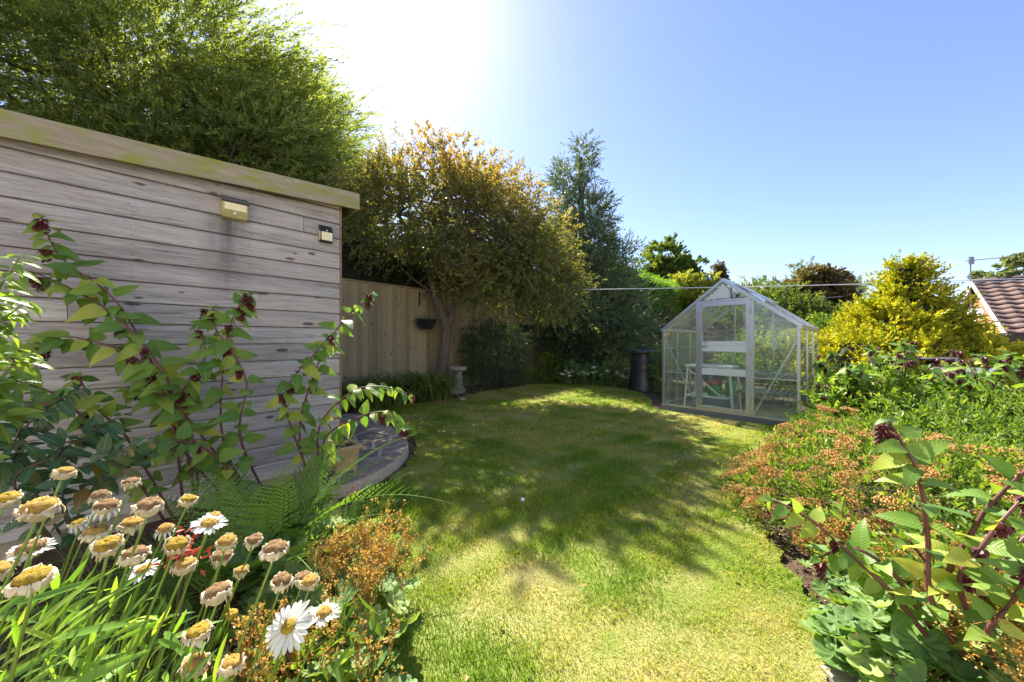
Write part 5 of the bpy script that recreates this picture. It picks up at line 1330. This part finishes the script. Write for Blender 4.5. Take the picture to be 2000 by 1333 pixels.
for k in range(36):
    c = (A(195,855,1.5),A(60,820,1.42),A(120,880,1.42),A(20,900,1.4))[k%4]; inst('berry', berry, tt, Matrix.Translation(Vector(c+rng.normal(0,.025,3))))

# ferns
def frond(Lf, arch, seed):
    r = np.random.default_rng(seed); mb = MB(); n_ = 30; u = np.linspace(0,1,n_)
    y = Lf*(u-.18*arch*u**3); z = Lf*arch*(-.55*u**2.2); P = np.stack([.02*Lf*np.sin(u*3+seed), y, z],1)
    tube(mb, P, np.linspace(.004,.001,n_), 5)
    T = nrm(np.gradient(P,axis=0))
    for i in range(3,n_-1):
        w = Lf*.20*math.sin(math.pi*min(1,(u[i]*1.0+.06))**.75)**.9*(1-.3*u[i])
        for sg in (-1,1):
            d = nrm(np.array([sg*.92,.40+.3*u[i],0])+T[i]*.2+r.normal(0,.05,3)); d = nrm(d+np.array([0,0,-.12])); nn = np.array([0,0,1.])
            sv = nrm(np.cross(d,nn)); m = 6; q = np.linspace(0,1,m+1); wd = w*.062*(1-q)**.5+.0006
            c = P[i]+d*(w*q)[:,None]; c[:,2] -= .10*w*q**2
            V = []; F = []
            for j in range(m):      # little toothed leaflets along the pinna
                for s2 in (-1,1):
                    b0 = len(V); s_ = w/m; tip = c[j]+sv*s2*wd[j]*1.15+d*s_*.55
                    V += [c[j], c[j]+d*s_*.95, tip+d*s_*.15, tip-d*s_*.25]; F.append([b0,b0+1,b0+2,b0+3] if s2 > 0 else [b0,b0+3,b0+2,b0+1])
            mb.add(np.array(V), F, .5)
    return mb.mesh('frond', M['fern'])
fr = [frond(1.0, a, s) for a,s in ((.5,1),(.8,2),(1.1,3))]
def fern(label, q, n_, L, az0=0, spread=6.28, el=(.5,1.2)):
    t = thing('fern', label, 'fern', q, None, 'ferns by the shed foot')
    for k in range(n_):
        a = az0+spread*(k+.5)/n_+rng.normal(0,.2); e = rng.uniform(*el); d = np.array([math.cos(a)*math.cos(e), math.sin(a)*math.cos(e), math.sin(e)])
        nn = np.array([-math.cos(a)*math.sin(e), -math.sin(a)*math.sin(e), math.cos(e)])
        inst('frond', fr[rng.integers(3)], t, frame(np.asarray(q)+[.02*math.cos(a),.02*math.sin(a),.01], d, nn, L*rng.uniform(.75,1.15)))
    mb = MB(); lathe(mb, [(.0,-.01),(.05,0),(.045,.04),(.0,.07)], (q[0],q[1],0), 10); mb.build('crown', M['twig'], t)
fern('large shuttlecock fern in the middle of the shed bed', np.array([-1.24,1.72,.0]), 22, .92, el=(.55,1.3))
fern('fern with drooping fronds closest to the paved step', np.array([-1.02,1.78,.0]), 15, .62, el=(.6,1.3))
fern('fern with low fronds beside the dark leaved shrub', np.array([-1.42,1.5,.0]), 14, .66, el=(.3,1.1))
fern('young fern at the foot of the tasselled shrub', np.array([-1.33,2.2,.0]), 9, .36)

# lady's mantle
alL = [round_leaf(1.0, 9, .12, s).mesh('leaf', M['alch'], True) for s in (1,2,3)]
def froth_mesh(seed):
    r = np.random.default_rng(seed); mb = MB(); n_ = 70
    c = r.normal(0,1,(9,3))*np.array([.026,.026,.034]); k = r.integers(0,9,n_); P = c[k]+r.normal(0,.007,(n_,3)); D_ = nrm(r.normal(size=(n_,3)))
    leaf_quads(mb, P, D_, nrm(r.normal(size=(n_,3))), r.uniform(.006,.012,n_), r.uniform(.005,.010,n_), .3, r.uniform(0,1,n_))
    for q in c: bar(mb, (0,0,-.09), q, .0012, .0012, (1,0.3,.1), .2)
    return mb.mesh('flower_cluster', M['alch_fl'])
frm = [froth_mesh(s) for s in range(5)]
def froth(t, q, K, r, h):
    for k in range(K):
        a = rng.uniform(0,6.28); rr = r*math.sqrt(rng.uniform(0,1)); top = q+np.array([rr*math.cos(a), rr*math.sin(a), h*rng.uniform(.7,1.15)])
        m2 = Matrix.Rotation(rng.normal(0,.35),4,'X') @ Matrix.Rotation(rng.uniform(0,6.28),4,'Z') @ Matrix.Diagonal((*[rng.uniform(.7,1.3)]*3,1)); m2.translation = Vector(top)
        inst('flower_cluster', frm[rng.integers(5)], t, m2)
def mantle(label, q, n_, r, h, Rl, fl, group='lady mantle clumps'):
    q = np.asarray(q, float); t = thing('lady_mantle', label, 'plant', q, None, group)
    st_ = MB()
    for k in range(n_):
        a = rng.uniform(0,6.28); rr = r*math.sqrt(rng.uniform(.02,1)); z = h*(1-.55*(rr/r)**2)*rng.uniform(.75,1.1); p = q+np.array([rr*math.cos(a),rr*math.sin(a),z])
        tube(st_, [q+np.array([rr*.25*math.cos(a),rr*.25*math.sin(a),0]), q+np.array([rr*.7*math.cos(a),rr*.7*math.sin(a),z*.7]), p], .0025, 4)
        out_ = np.array([math.cos(a),math.sin(a),-.25]); inst('leaf', alL[k%3], t, frame(p, out_+rng.normal(0,.3,3), (.55*math.cos(a)+rng.normal(0,.25),.55*math.sin(a)+rng.normal(0,.25),1), Rl*rng.uniform(.65,1.2)))
    st_.build('stalks', M['dstem'], t)
    if fl:
        for (dx,dy,K,rr,hh) in fl: froth(t, q+np.array([dx,dy,0]), K, rr, hh)
    return t
mantle('lady mantle with round pleated leaves at the fern foot', (-.86,1.62,0), 60, .33, .26, .075, [(.15,-.1,12,.18,.30)])
mantle('lady mantle with rusty orange flower froth spilling over the lawn edge', (-.66,1.28,0), 70, .30, .28, .07, [(.06,.1,42,.20,.36)])
mantle('lady mantle below the daisies near the bare soil edge', (-.50,.93,0), 55, .24, .24, .062, [(.0,.0,16,.2,.30),(-.18,.05,16,.14,.36)])
mantle('lady mantle behind the fern at the paved step', (-1.15,1.72,0), 40, .3, .3, .08, [])

# daisies
mb = MB(); a = np.arange(24)/24*6.283
P = np.stack([.010*np.cos(a),.010*np.sin(a),0*a],1); D_ = np.stack([np.cos(a),np.sin(a),.12+.15*np.sin(a*5)],1); leafA = MB()
for i in range(24):
    L = .030*rng.uniform(.85,1.1); s = np.array([-math.sin(a[i]),math.cos(a[i]),0]); d = nrm(D_[i]); q = np.array([0,.25,.55,.85,1.0]); w = np.array([.0018,.0036,.0042,.0036,.0014])
    c = P[i]+d*(L*q)[:,None]; c[:,2] -= .006*q**2+.002*(i%2); V = np.vstack([c-s*w[:,None], c+np.array([0,0,-.0012]), c+s*w[:,None]])
    mb.add(V, [[j,5+j,6+j,j+1] for j in range(4)]+[[5+j,10+j,11+j,6+j] for j in range(4)], rng.uniform(0,1))
petals = mb.mesh('petals', M['petal'])
mb = MB()
for i in range(0,24,2):
    L = .026*rng.uniform(.6,1.1); s = np.array([-math.sin(a[i]),math.cos(a[i]),0]); o = np.array([math.cos(a[i]),math.sin(a[i]),0]); q = np.linspace(0,1,5); w = np.array([.002,.003,.003,.002,.001])
    c = o*(.012+.012*np.sin(q*2.0))[:,None]; c[:,2] = -.003-L*q*.9; V = np.vstack([c-s*w[:,None], c+s*w[:,None]]); mb.add(V, [[j,5+j,6+j,j+1] for j in range(4)], rng.uniform(0,1))
droopy = mb.mesh('petals', M['petal'])
wither = []
for sd in (1,2,3):
    rw_ = np.random.default_rng(sd+40); mb = MB()
    for i in range(26):
        if rw_.uniform() < .25: continue
        an = i/26*6.283+rw_.normal(0,.06); L = .017*rw_.uniform(.5,1.3); o = np.array([math.cos(an),math.sin(an),0]); s = np.array([-o[1],o[0],0])+rw_.normal(0,.25,3); q = np.linspace(0,1,5); w = np.array([.002,.0028,.0024,.0017,.0006])*rw_.uniform(.7,1.3)
        fl_ = rw_.uniform(.1,1.0); c = o*(.0165+.007*fl_*np.sin(q*2.2))[:,None]; c[:,2] = .002-L*q*rw_.uniform(.6,1.0); c += s*(.003*rw_.normal()*q**2)[:,None]
        mb.add(np.vstack([c-s*w[:,None], c+s*w[:,None]]), [[j,5+j,6+j,j+1] for j in range(4)], rw_.uniform(0,1))
    wither.append(mb.mesh('withered_petals', M['papery']))
def disc_mesh(mat, r, h, seed):
    mb = MB(); r_ = np.random.default_rng(seed)
    lathe(mb, [(r*.9,-.002),(r,.001),(r*.96,h*.45),(r*.8,h*.75),(r*.62,h*.95),(r*.4,h*1.05),(r*.2,h*1.0),(0,h*.92)], (0,0,0), 26, wob=lambda a,i: 1+.05*np.sin(a*5+seed+i)+.06*r_.normal(size=len(a)))
    mb.v[0][:,2] += r_.normal(0,.0007,len(mb.v[0]))
    return mb.mesh('disc', M[mat], True)
dY = disc_mesh('disc_y', .0115, .008, 1); dBs = [disc_mesh('disc_b', .018, .012, 2), disc_mesh('disc_m', .0175, .011, 3), disc_mesh('disc_y', .0165, .010, 4)]
def cup_mesh(seed):
    mb = MB(); r_ = np.random.default_rng(seed); n_ = 36; aa = np.arange(n_)/n_*6.283
    prof = [(.003,-.019),(.009,-.0175),(.0150,-.0115),(.0185,-.004),(.0206,.002),(.0190,.003),(.0160,.0)]
    jag = .0024*r_.normal(size=n_)+.0026*np.sin(aa*3+seed*1.7)
    V = np.zeros((len(prof),n_,3))
    for i,(r0,z0_) in enumerate(prof):
        fl = 1+.05*np.sin(aa*13+seed)*(i > 1)+.06*np.sin(aa*3+seed*2)+.035*r_.normal(size=n_)*(i > 2)
        V[i,:,0] = r0*fl*np.cos(aa); V[i,:,1] = r0*fl*np.sin(aa); V[i,:,2] = z0_+(jag if i in (4,5) else 0)
    F = [[i*n_+j,i*n_+(j+1)%n_,(i+1)*n_+(j+1)%n_,(i+1)*n_+j] for i in range(len(prof)-1) for j in range(n_)]
    mb.add(V.reshape(-1,3), F, .5); return mb.mesh('bract_cup', M['papery'], True)
cups = [cup_mesh(s) for s in (1,2,3,4)]
dz = np.array([-.62,.42,0]); da = thing('shasta_daisies', 'clump of shasta daisies mostly faded to papery brown heads', 'flowers', dz)
HEADS = [(120,937,58,0),(255,953,38,0),(75,1010,78,0),(12,985,55,0),(195,978,40,0),(365,988,42,0),(205,1003,55,2),(288,1005,60,0),(255,1037,50,0),(185,1055,58,0),(210,1080,68,0),(62,1083,58,2),(262,1100,60,0),(340,1078,60,0),(357,1122,60,0),(405,1035,42,2),(440,1070,45,0),(495,1065,33,0),(535,1090,52,0),(430,1098,36,0),(470,1125,33,0),(425,1175,55,0),(547,1150,48,0),(605,1150,42,0),(65,1150,92,0),(-10,1130,66,0),(565,1225,80,1),(632,1210,36,2),(452,1237,34,3),(385,1255,66,0),(375,1316,62,0),(447,1318,60,0),(322,1043,40,2),(283,1122,40,2),(155,1032,40,2),(415,1020,36,0),(160,1230,45,1),(590,1143,36,0),(30,1100,50,0)]
for k,(px,py,w,typ) in enumerate(HEADS):
    real = .060 if typ == 1 else .0375
    d = real*FPX/w*math.hypot(1, (px-CX)/FPX)*.98; d = max(.34, d); p = A(px,py,d); p[2] = max(p[2], .45)
    p += np.array([0,0,0])
    lean = np.array([rng.uniform(.28,.42), rng.uniform(-.05,.14), 0]); hgt = p[2]
    base = np.array([p[0]-lean[0]*hgt*.75, p[1]-lean[1]*hgt+.04, 0])
    base[1] = max(base[1], .22)
    S = curve([base, base+(p-base)*.4+np.array([-.03,0,.04]), base+(p-base)*.75+np.array([-.015,0,.02]), p], 14)
    mb = MB(); tube(mb, S, np.linspace(.0030,.0019,14), 6); T = nrm(S[-1]-S[-2]); st_ = mb.build('flower_stem', M['dstem'], da, True)
    if typ == 1: ax = nrm(np.array([-.1,-.6,.75]))
    else: ax = nrm(T*.6+np.array([rng.normal(0,.18),-.12+rng.normal(0,.12),.75]))
    x = nrm(np.cross([0,1,0.2],ax)); y = np.cross(ax,x); Mm = Matrix((x,y,ax)).transposed().to_4x4()
    def put(nm, me, off=0., s=1.0):
        m2 = Mm @ Matrix.Rotation(rng.uniform(0,6.28),4,'Z') @ Matrix.Diagonal((s,s,s,1)); m2.translation = Vector(p+ax*off); return inst(nm, me, st_, m2)
    if typ == 1: put('petals', petals, .002); put('disc', dY, .002)
    elif typ == 3: put('disc', dY, .003, 1.2); put('bract_cup', cups[0], .002, .62)
    else:
        s = rng.uniform(.78,1.1); q_ = rng.uniform()
        put('bract_cup', cups[k%4], .015, s); put('disc', dBs[0 if q_ < .34 else (1 if q_ < .72 else 2)], .0155, s*.98)
        if typ == 0: put('withered_petals', wither[k%3], .0155, s*1.04)
        if typ == 2: put('petals', petals if k%2 else droopy, .017, .85)
cnt = 0
while cnt < 290:       # lance shaped leaves of the clump
    px = rng.uniform(-120,430); py = rng.uniform(1130,1420); d = rng.uniform(.5,.95)
    if px > 250 and py < 1130+(px-250)*.8: continue
    p = A(px,py,d)
    if p[2] < .12: continue
    dd = np.array([rng.uniform(.1,.9), rng.uniform(-.5,.5), rng.uniform(.1,1.0)]); L = rng.uniform(.06,.125)
    inst('leaf', dasL[cnt%3], da, frame(p-nrm(dd)*L*.6, dd, (rng.normal(0,.5),-.4+rng.normal(0,.4),.8), L)); cnt += 1
st_ = MB()
for k in range(110):
    p = A(rng.uniform(-60,430), rng.uniform(1200,1380), rng.uniform(.4,.8)); b0 = np.array([p[0]-.12, p[1], 0]); tube(st_, curve([b0,(b0+p)/2+[-.02,0,.02],p],7), np.linspace(.0028,.0003,7), 5)
st_.build('leafy_stems', M['dstem'], da)
lo = MB(); n_ = 1500; Q = np.stack([rng.uniform(-1.35,-.42,n_), rng.uniform(.3,1.1,n_), rng.uniform(.03,.34,n_)],1); D_ = rand_dir(n_); D_[:,2] = np.abs(D_[:,2])+.3
leaf_quads(lo, Q, D_, rand_dir(n_)+np.array([0,0,.8]), rng.uniform(.05,.11,n_), rng.uniform(.014,.024,n_), .3, rng.uniform(0,1,n_)); lo.build('low_leaves', M['shrub'], da, kind='stuff')
# red montbretia sprays
def redspray(label, q, h):
    t = thing('red_flower_spray', label, 'flower', q, None, 'small red flowers in the near bed'); q = np.asarray(q)
    mb = MB(); tp = q+np.array([.05,0,h]); tube(mb, curve([q, q+[.01,0,h*.6], tp],8), .003, 5); mb.build('stem', M['twig'], t)
    mb = MB(); n_ = 26; P = tp+rng.normal(0,.022,(n_,3)); leaf_quads(mb, P, rand_dir(n_), rand_dir(n_), .022, .010, .3, .5); mb.build('petals', M['redp'], t)
M['redp'] = simple('red_petal', (.48, .06, .025), .6, var=.4, scale=40)
redspray('small red flower spray beside the paved step', np.array([-.98,2.02,0]), .30)
redspray('small red flower spray beneath the faded daisies', np.array([-.98,.98,0]), .62)
redspray('small orange red bloom tucked behind daisy heads', np.array([-.86,.86,0]), .66)

# ------------------------------------------------------------------ right border
# orange spirea
sp_c = np.array([2.56,2.0,0]); sp = thing('spirea_shrub', 'low mounded shrub covered in faded orange flat flower clusters', 'shrub', sp_c)
mb = MB(); Q, nn = blob_points(3600, sp_c+[0,0,.13], (1.0,.98,.44), .55, .10, 3., 0, .03)
sprays(mb, Q, nn+rand_dir(len(Q))*.5+np.array([0,0,.4]), .12, 7, .046, .021, .8, .0, None, up=.4); mb.build('foliage', M['shrub'], sp)
lm = MB(); limbs(lm, sp_c, Q[rng.integers(0,len(Q),40)], .006, 6); lm.build('stems', M['twig'], sp)
def cluster(seed, R=.052):
    r = np.random.default_rng(seed); mb = MB(); n_ = 95
    for k in range(n_):
        a = r.uniform(0,6.28); rr = R*math.sqrt(r.uniform(0,1)); c = np.array([rr*math.cos(a), rr*math.sin(a), .012-6*rr*rr+r.normal(0,.004)]); s = r.uniform(.0035,.006)
        V = c+np.array([[s,0,0],[0,s,0],[-s,0,0],[0,-s,0],[0,0,s],[0,0,-s]])*r.uniform(.7,1.2,(6,1)); mb.add(V, [[0,1,4],[1,2,4],[2,3,4],[3,0,4],[1,0,5],[2,1,5],[3,2,5],[0,3,5]], r.uniform(0,1))
    for k in range(8):
        a = r.uniform(0,6.28); bar(mb, (0,0,-.03), (R*.7*math.cos(a),R*.7*math.sin(a),.002), .0015, .0015, (1,0,.1), .1)
    return mb.mesh('flower_cluster', M['spirea_fl'])
cl = [cluster(s) for s in range(5)]
def clusters(parent, c, r, n_, lump=.10, size=(.8,1.35), minz=.05, camside=True):
    k = 0
    while k < n_:
        Q, nn = blob_points(1, np.asarray(c), np.asarray(r), .985, lump, 3., 0, minz)
        if len(Q) == 0 or nn[0][2] < -.05: continue
        if camside and np.dot(nn[0], nrm(np.array([0,0,CAMH])-Q[0])) < -.1: continue
        q = Q[0]+nn[0]*.03; z = nrm(nn[0]*.6+np.array([0,0,.8])+rng.normal(0,.15,3)); x = nrm(np.cross([0,1,.1],z)); y = np.cross(z,x); m2 = Matrix((x,y,z)).transposed().to_4x4() @ Matrix.Rotation(rng.uniform(0,6.28),4,'Z') @ Matrix.Diagonal((*[rng.uniform(*size)]*3,1)); m2.translation = Vector(q)
        inst('flower_cluster', cl[rng.integers(5)], parent, m2); k += 1
clusters(sp, sp_c+[0,0,.13], (1.0,.98,.44), 250)
mb = MB()
for k in range(60):    # the many further clusters
    Q, nn = blob_points(1, sp_c+[0,0,.13], (1.01,.99,.45), .97, .10, 3., 0, .05)
    if len(Q) and nn[0][2] > 0:
        n2 = 26; P = Q[0]+nn[0]*.02+rng.normal(0,1,(n2,3))*[.022,.022,.006]; leaf_quads(mb, P, rand_dir(n2)*[1,1,.3], np.tile([0,0,1.],(n2,1))+rng.normal(0,.4,(n2,3)), .011, .010, .2, rng.uniform(0,1,n2))
mb.build('small_flower_clusters', M['spirea_fl'], sp, kind='stuff')
s2c = np.array([3.15,3.35,0]); s2 = thing('small_spirea', 'smaller orange flowered shrub beyond the mounded one at the lawn edge', 'shrub', s2c)
mb = MB(); Q, nn = blob_points(500, s2c+[0,0,.12], (.42,.36,.36), .5, .1, 3., 0, .03); sprays(mb, Q, nn+np.array([0,0,.4]), .09, 7, .036, .017); mb.build('foliage', M['shrub'], s2)
clusters(s2, s2c+[0,0,.12], (.43,.37,.38), 45)

# sunlit tasselled shrubs of the middle distance
def bush_ley(label, base, c, r, nst, L, step, cap=300, r0=.007, mn=.35):
    base = np.asarray(base,float); S = []
    while len(S) < nst:
        d = rand_dir(1)[0]; 
        if d[2] < -.1: continue
        e = np.asarray(c)+d*np.asarray(r)*rng.uniform(.8,1.05)
        b0 = base+np.array([rng.normal(0,.12),rng.normal(0,.1),0]); m1 = b0+(e-b0)*.45+np.array([0,0,.18*e[2]]); S.append([b0,m1,b0+(e-b0)*.8+np.array([0,0,.12*e[2]]),e])
    return ley('pheasant_berry_bush', label, base, S, L, step, r0=r0, ntas=.2, u0=mn, cap=cap, group='tasselled bushes of the right border')
bush_ley('broad sunlit tasselled bush in front of the golden conifer', (4.5,4.0,0), (4.5,3.9,.74), (1.1,.65,.46), 36, .15, .095)
bush_ley('sunlit tasselled bush reaching toward the garden table', (5.35,3.75,0), (5.3,3.7,.66), (.75,.6,.42), 32, .15, .095)
bush_ley('tasselled bush with purplish leaves beside the greenhouse corner', (3.75,3.75,0), (3.72,3.7,.42), (.42,.38,.48), 18, .13, .09, 200)
f_ = shrub('leafy_perennials', 'dense sunlit green perennials between the tasselled bushes and orange shrub', (3.75,2.85,.18), (.85,.55,.42), 1100, 'shrub', dict(TL=.16,n=8,L=.07,W=.024,droop=.1))
shrub('bright_perennials', 'fresh green fine leaved perennials at the far end of the right border', (4.75,2.9,.2), (.85,.6,.46), 1100, 'shrub', dict(TL=.16,n=8,L=.065,W=.02,droop=.1))
shrub('rear_perennials', 'low green leaves beneath the tasselled bushes', (4.6,3.8,.30), (1.4,.6,.42), 1400, 'shrub', dict(TL=.2,n=8,L=.10,W=.055,droop=.2))
pf = MB(); leaf_quads(pf, np.zeros((5,3)), np.stack([np.cos(np.arange(5)*1.257),np.sin(np.arange(5)*1.257),np.full(5,.3)],1), np.tile([0,0,1.],(5,1)), .018, .016, .2); pk = pf.mesh('flower', M['pink'])
for (px,py,d,lab) in ((1921,908,2.5,'small pink geranium flower below the perennials'),(1925,878,2.7,'pale pink flower among the fine leaved perennials')):
    q = A(px,py,d); t = thing('pink_flower', lab, 'flower', (q[0],q[1],0)); mb = MB(); tube(mb, [(q[0]+.02,q[1]+.03,0),(q[0],q[1],q[2])], .002, 4); mb.build('stem', M['dstem'], t); inst('flower', pk, t, frame(q,(1,0,0.1),(0,-.6,.8),1.3))
q = A(1918,760,4.0); t = thing('yellow_flowers', 'small spray of yellow flowers in front of the dark conifer skirt', 'flower', (q[0],q[1],0)); mb = MB(); tube(mb, [(q[0],q[1],0),q], .005, 5); mb.build('stem', M['dstem'], t)
mb = MB(); n_ = 90; P = q+rng.normal(0,1,(n_,3))*[.09,.06,.04]; leaf_quads(mb, P, rand_dir(n_), rand_dir(n_), .022, .018, .2); mb.build('petals', M['yellow'], t)

# foreground tasselled shrub with thick red stems
bF = np.array([1.55,1.02,0])
ley('red_stemmed_shrub', 'foreground shrub with thick red stems and heart shaped leaves over the orange flowers', bF,
    [[bF, A(1830,1200,1.08), A(1812,1050,1.1), A(1795,930,1.1), A(1765,870,1.12), A(1735,820,1.15)],
     [bF+[.02,0,0], A(1850,1180,1.1), A(1905,1030,1.08), A(1960,960,1.05), A(2040,890,1.0)],
     [bF+[.03,-.02,0], A(1880,1170,1.05), A(1925,1060,1.02), A(2010,960,1.0)],
     [bF+[-.05,.03,0], A(1760,1180,1.15), A(1690,1110,1.2), A(1590,1020,1.3), A(1510,975,1.4)],
     [bF+[-.03,.05,0], A(1800,1200,1.15), A(1735,1110,1.2), A(1660,1070,1.25), A(1600,1090,1.3)],
     [bF+[.1,-.05,0], A(1935,1270,.98), A(1975,1180,.95), A(2020,1100,.9)],
     [bF+[.05,.05,0], A(1920,1180,1.15), A(1950,1110,1.15), A(2010,1040,1.15)],
     [bF+[.0,.06,0], A(1850,1230,1.2), A(1840,1150,1.25), A(1780,1060,1.3)]], .098, .07, r0=.0095, ntas=.16, u0=.22, cap=260, face=(-.3,-.5,0))
bG = np.array([1.95,1.15,0])
ley('low_berry_shoots', 'low leafy shoots filling the bed beneath the red stemmed shrub', bG,
    [[bG, A(1900,1260,1.2), A(1850,1190,1.2)], [bG, A(1980,1250,1.2), A(1960,1180,1.2)], [bG, A(1960,1230,1.3), A(1900,1130,1.35), A(1880,1090,1.4)], [bG, A(2030,1200,1.25), A(2050,1110,1.25)], [bG, A(1990,1200,1.4), A(1985,1100,1.45), A(1960,1060,1.5)], [bG, A(1900,1200,1.45), A(1820,1120,1.5), A(1750,1100,1.5)]], .10, .06, r0=.006, ntas=.08, u0=.1)
mantle('lady mantle with large lobed leaves at the stepping slab', (1.38,1.18,0), 70, .24, .22, .06, [(.25,.05,34,.18,.34)], 'lady mantle clumps on the right')
mantle('lady mantle with orange flower froth under the red stems', (1.52,.92,0), 80, .32, .25, .055, [(.05,.0,46,.26,.34),(.2,.1,30,.2,.38)], 'lady mantle clumps on the right')
mantle('lady mantle tucked under the orange flowered shrub at the lawn edge', (1.66,1.52,0), 60, .27, .2, .05, [(.05,.1,22,.2,.27)], 'lady mantle clumps on the right')
shrub('front_filler', 'dense mixed green leaves at the near end of the right border', (2.05,1.15,.16), (.7,.55,.34), 700, 'shrub', dict(TL=.13,n=7,L=.06,W=.025))

# fallen leaves scattered on the grass
mb = MB(); n_ = 260; x = rng.uniform(-2.2,3.4,n_*2); y = rng.uniform(1.0,9.2,n_*2); k_ = inside(LP,x,y); x = x[k_][:n_]; y = y[k_][:n_]; n_ = len(x)
D_ = rand_dir(n_); D_[:,2] *= .15; leaf_quads(mb, np.stack([x,y,np.full(n_,.062)],1), D_, np.tile([0,0,1.],(n_,1))+rng.normal(0,.3,(n_,3)), rng.uniform(.02,.045,n_), rng.uniform(.010,.022,n_), .2, rng.uniform(.5,1,n_))
tag(mb.build('fallen_leaves', M['maple'], kind='stuff'), 'small fallen bronze leaves scattered over the lawn', 'leaves')
# the little pale scrap lying on the lawn
q = gp(1021,992); mb = MB(); V = np.array([[-.012,-.006,.06],[.012,-.008,.058],[.014,.006,.066],[-.010,.008,.068],[-.010,-.005,.05],[.010,-.006,.05],[.011,.005,.05],[-.009,.006,.05]])+[q[0],q[1],0]
mb.add(V, BOXF[:, ::-1].copy()); tag(mb.build('paper_scrap', M['upvc'], origin=(q[0],q[1],.03)), 'tiny white scrap lying on the lawn', 'litter')
